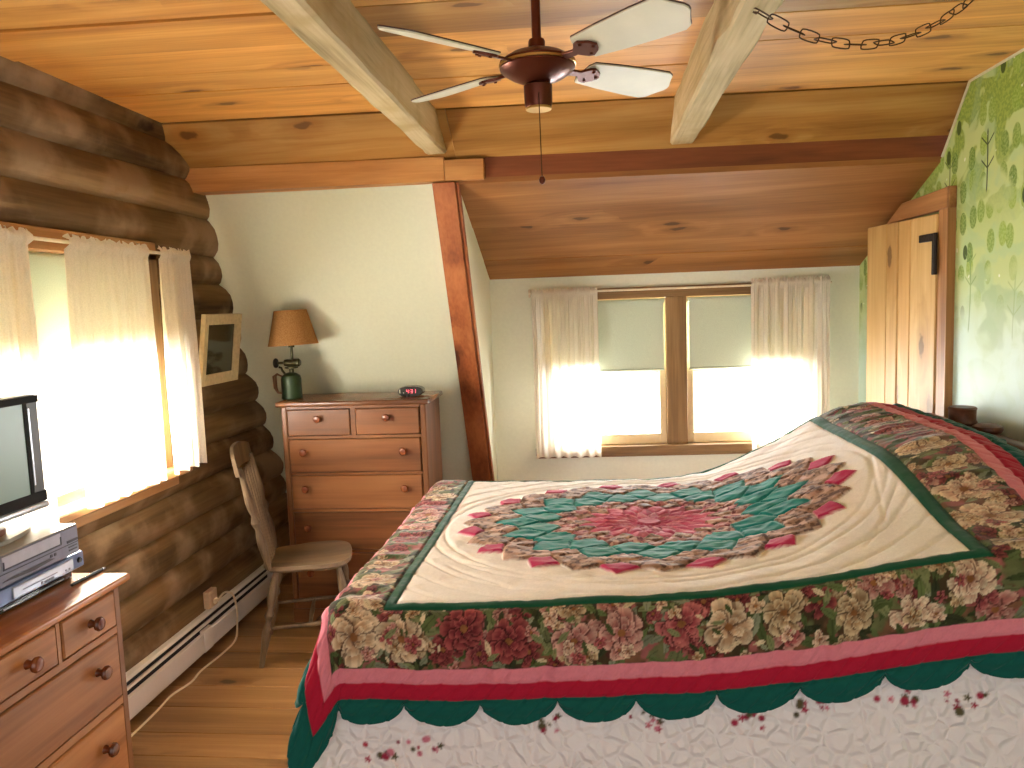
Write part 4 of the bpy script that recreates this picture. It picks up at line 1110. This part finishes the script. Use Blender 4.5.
for i in range(5):
    k_ = (i - 2) / 2
    s = MB(); s.tube([(bx(.45) + .005 * 0, k_ * .10, .445), (bx(.7) - .01, k_ * .115, .70), (bx(.925), k_ * .128, .91)], [.006, .011, .006], 8); s.build('spindle', CHAIRW, ch)
s = MB(); L0 = []
for i in range(21):
    k_ = (i - 10) / 10; xx = bx(.965) - .028 * (1 - k_ * k_); zt_ = .98 + .03 * (1 - abs(k_) ** 2.5); zb_ = .895 + .012 * (1 - abs(k_))
    L0.append([s.bm.verts.new(p) for p in ((xx - .009, k_ * .222, zb_), (xx + .009, k_ * .222, zb_), (xx + .001 - .008, k_ * .222, zt_), (xx - .022, k_ * .222, zt_))])
for A, B in zip(L0, L0[1:]):
    for i in range(4): s.bm.faces.new((A[i], A[(i + 1) % 4], B[(i + 1) % 4], B[i]))
s.bm.faces.new(L0[0]); s.bm.faces.new(L0[-1][::-1])
s.build('crest_rail', CHAIRW, ch)

# ------------------------------------------------------------------ baseboard heater, plug, cord
ht = empty('baseboard_heater', (-1.87, 2.7, 0)); tag(ht, 'long white enamel baseboard heater along the log wall', 'heater')
y0, y1 = -1.3, 1.38
s = MB(); s.b2((-.03, y0, .02), (-.022, y1, .205)); s.prism([(-.03, .205), (.012, .197), (.02, .187), (.018, .183), (.01, .19), (-.03, .197)], y0, y1, 'XZ'); s.build('back_plate', HEATM, ht)
s = MB(); s.b2((-.02, y0 + .01, .035), (.012, y1 - .01, .185)); s.build('fin_core', DARK, ht)
s = MB(); s.prism([(.016, .166), (.026, .166), (.028, .156), (.018, .156)], y0, y1, 'XZ'); s.build('damper', HEATM, ht)
s = MB(); s.prism([(.018, .130), (.03, .124), (.034, .045), (.028, .035), (.022, .04), (.024, .120)], y0, y1, 'XZ'); s.build('front_panel', HEATM, ht)
for a, b_ in ((y1, y1 + .05), (y0 - .05, y0)):
    s = MB(); s.b2((-.03, a, .015), (.036, b_, .207), bev=.004); s.build('end_cap', HEATM, ht)
s = MB(); s.b2((.014, .60, .036), (.0365, .68, .142), bev=.003); s.build('joint_strip', HEATM, ht)

pg = empty('wall_outlet', (-1.853, 3.42, .212)); tag(pg, 'beige outlet box on the log wall just above the heater', 'outlet')
s = MB(); s.b2((-.02, -.035, 0), (.012, .045, .085), bev=.004); s.build('box', PLUGM, pg)
s = MB(); s.b2((.012, -.025, .01), (.016, .035, .075), bev=.002); s.build('cover_plate', PLUGM, pg)
s = MB(); s.b2((.016, -.012, .02), (.032, .014, .044), bev=.004); s.build('plug', CORDM, pg)
def cr_spline(P_, n=10):
    P_ = [Vector(p) for p in P_]; P_ = [P_[0] * 2 - P_[1]] + P_ + [P_[-1] * 2 - P_[-2]]; out = []
    for i in range(1, len(P_) - 2):
        for k_ in range(n):
            t_ = k_ / n; a, b_, c_, d_ = P_[i - 1:i + 3]
            out.append(.5 * ((2 * b_) + (c_ - a) * t_ + (2 * a - 5 * b_ + 4 * c_ - d_) * t_ ** 2 + (3 * b_ - a - 3 * c_ + d_) * t_ ** 3))
    return out + [P_[-2]]
s = MB(); s.tube(cr_spline([(-1.818, 3.42, .245), (-1.812, 3.48, .262), (-1.808, 3.55, .225), (-1.805, 3.575, .15), (-1.80, 3.56, .07), (-1.785, 3.50, .012), (-1.785, 3.36, .006), (-1.80, 3.19, .006), (-1.79, 3.08, .006), (-1.815, 2.96, .006), (-1.805, 2.80, .006), (-1.80, 2.4, .006), (-1.79, 2.15, .006)]), .005, 8)
tag(s.build('power_cord', CORDM), 'white power cord looping from the outlet down along the heater', 'cord')
# small white plug on the floor by the dresser foot
s = MB(); s.lathe([(.008, 0), (.012, .006), (.013, .02), (.009, .03)], (0, 0, .013), (1, .3, 0), 12)
o = s.build('cord_plug', CORDM, loc=(-1.36, 2.155, 0)); tag(o, 'little white plug end lying on the floor at the dresser corner', 'plug')

# ------------------------------------------------------------------ ceiling fan
fan = empty('ceiling_fan', (-.122, 2.10, 2.46)); tag(fan, 'brown ceiling fan with four pale blades hanging between the beams', 'ceiling fan')
s = MB(); s.lathe([(.07, 0), (.068, -.02), (.05, -.04), (.022, -.056), (.015, -.06)], seg=28); s.build('canopy', BRONZE, fan)
s = MB(); s.lathe([(.0125, -.05), (.0125, -.178)], seg=16); s.lathe([(.020, -.165), (.022, -.17), (.022, -.19), (.028, -.195)], seg=18); s.build('down_rod', BRONZE, fan)
s = MB(); s.lathe([(.028, -.188), (.045, -.195), (.07, -.203), (.092, -.216), (.1, -.222), (.1, -.227)], seg=36); s.lathe([(.1, -.235), (.1, -.239), (.092, -.248), (.07, -.262), (.045, -.272), (.03, -.276)], seg=36); s.build('motor_housing', BRONZE, fan)
s = MB(); s.lathe([(.098, -.227), (.1025, -.228), (.1025, -.234), (.098, -.235)], seg=36); s.build('trim_ring', BRASS, fan)
s = MB(); s.lathe([(.02, -.272), (.03, -.278), (.038, -.283), (.037, -.325), (.034, -.34), (.031, -.343)], seg=24); s.build('switch_housing', BRONZE, fan)
s = MB(); s.lathe([(.033, -.337), (.0345, -.3385), (.0345, -.3425), (.033, -.344)], seg=24); s.build('switch_ring', BRASS, fan)
s = MB(); s.tube([(.004, -.041, -.31), (.004, -.046, -.318), (.006, -.046, -.525)], .0014, 6)
pc = s.build('pull_chain', CHAINM, fan)
s = MB(); s.lathe([(.002, 0), (.007, .004), (.009, .012), (.006, .02), (.002, .022)], (.006, -.046, -.545), seg=12); s.build('pull_bob', BRONZE, pc)
def blade(ang, pitch, droop):
    R = Matrix.Rotation(math.radians(ang), 4, 'Z') @ Matrix.Translation((0, 0, -.232)) @ Matrix.Rotation(math.radians(droop), 4, 'Y') @ Matrix.Rotation(math.radians(pitch), 4, 'X')
    # blade iron
    s = MB(); s.prism([(.09, -.014), (.14, -.010), (.16, -.03), (.175, -.034), (.2, -.02), (.212, 0), (.2, .02), (.175, .034), (.16, .03), (.14, .010), (.09, .014)], -.004, .003, mtx=R, bev=.001)
    for p in ((.175, -.022), (.175, .022), (.2, 0)): s.lathe([(.005, 0), (.004, .004)], R @ Vector((p[0], p[1], -.004)), (R.to_3x3() @ Vector((0, 0, -1))), 8)
    irn = s.build('blade_iron', BRONZE, fan)
    out = [(.165, -.048), (.25, -.058), (.36, -.066), (.425, -.068), (.445, -.058), (.452, -.045), (.462, -.03), (.475, -.012), (.478, 0), (.475, .012), (.462, .03), (.452, .045), (.445, .058), (.425, .068), (.36, .066), (.25, .058), (.165, .048), (.155, .03), (.155, -.03)]
    s = MB(); s.prism(out, .003, .0065, mtx=R); b_ = s.build('blade', BLADE, fan, smooth=False)
    s = MB(); s.prism([(x * 1.003, y * 1.02) for x, y in out], .0066, .0098, mtx=R); s.build('top_veneer', BLADEK, b_, smooth=False)
for a, p_ in ((-43, -15), (40, -15), (143, -15), (226, -18)): blade(a, p_, 0)

# swag chain between beam hook and ceiling hook
def link(mb, c_, d, roll, L=.037, Wd=.0125, r=.0019):
    d = d.normalized(); u = d.cross(Vector((0, 0, 1))).normalized(); v = d.cross(u); w = u * math.cos(roll) + v * math.sin(roll)
    pts = []
    for i in range(20):
        a = 2 * PI * i / 20; pts.append(c_ + d * (L - Wd) * 1.0 * (1 if math.cos(a) > 0 else -1) * min(1, abs(math.cos(a)) * 2.2) + d * Wd * math.cos(a) * .6 + w * Wd * math.sin(a))
    mb.tube(pts, r, 6, True)
p0, p1 = Vector((.425, 2.03, 2.305)), Vector((1.12, 2.44, 2.44))
mb = MB(); pts = []
for i in range(400):
    t_ = i / 399; p = p0.lerp(p1, t_); p.z -= .34 * t_ * (1 - t_) * 1.25; pts.append(p)
acc = [0]
for a, b_ in zip(pts, pts[1:]): acc.append(acc[-1] + (b_ - a).length)
def at(s_):
    i = min(range(len(acc)), key=lambda q: abs(acc[q] - s_)); return pts[i], pts[min(i + 2, 399)] - pts[max(i - 2, 0)]
s_ = .02; i = 0
while s_ < acc[-1]:
    p, d_ = at(s_); link(mb, p, d_, .35 + (PI / 2 if i % 2 else 0) + .3 * math.sin(i)); s_ += .054; i += 1
tag(mb.build('swag_chain', CHAINM), 'bronze link chain swagged from the right hand beam across the ceiling', 'chain')
s = MB(); s.tube([(.425, 2.03, 2.325), (.425, 2.03, 2.312), (.433, 2.03, 2.303), (.425, 2.03, 2.296), (.417, 2.03, 2.301)], .0025, 6)
tag(s.build('ceiling_hook', CHAINM), 'small bronze hook in the beam holding the chain', 'hook')
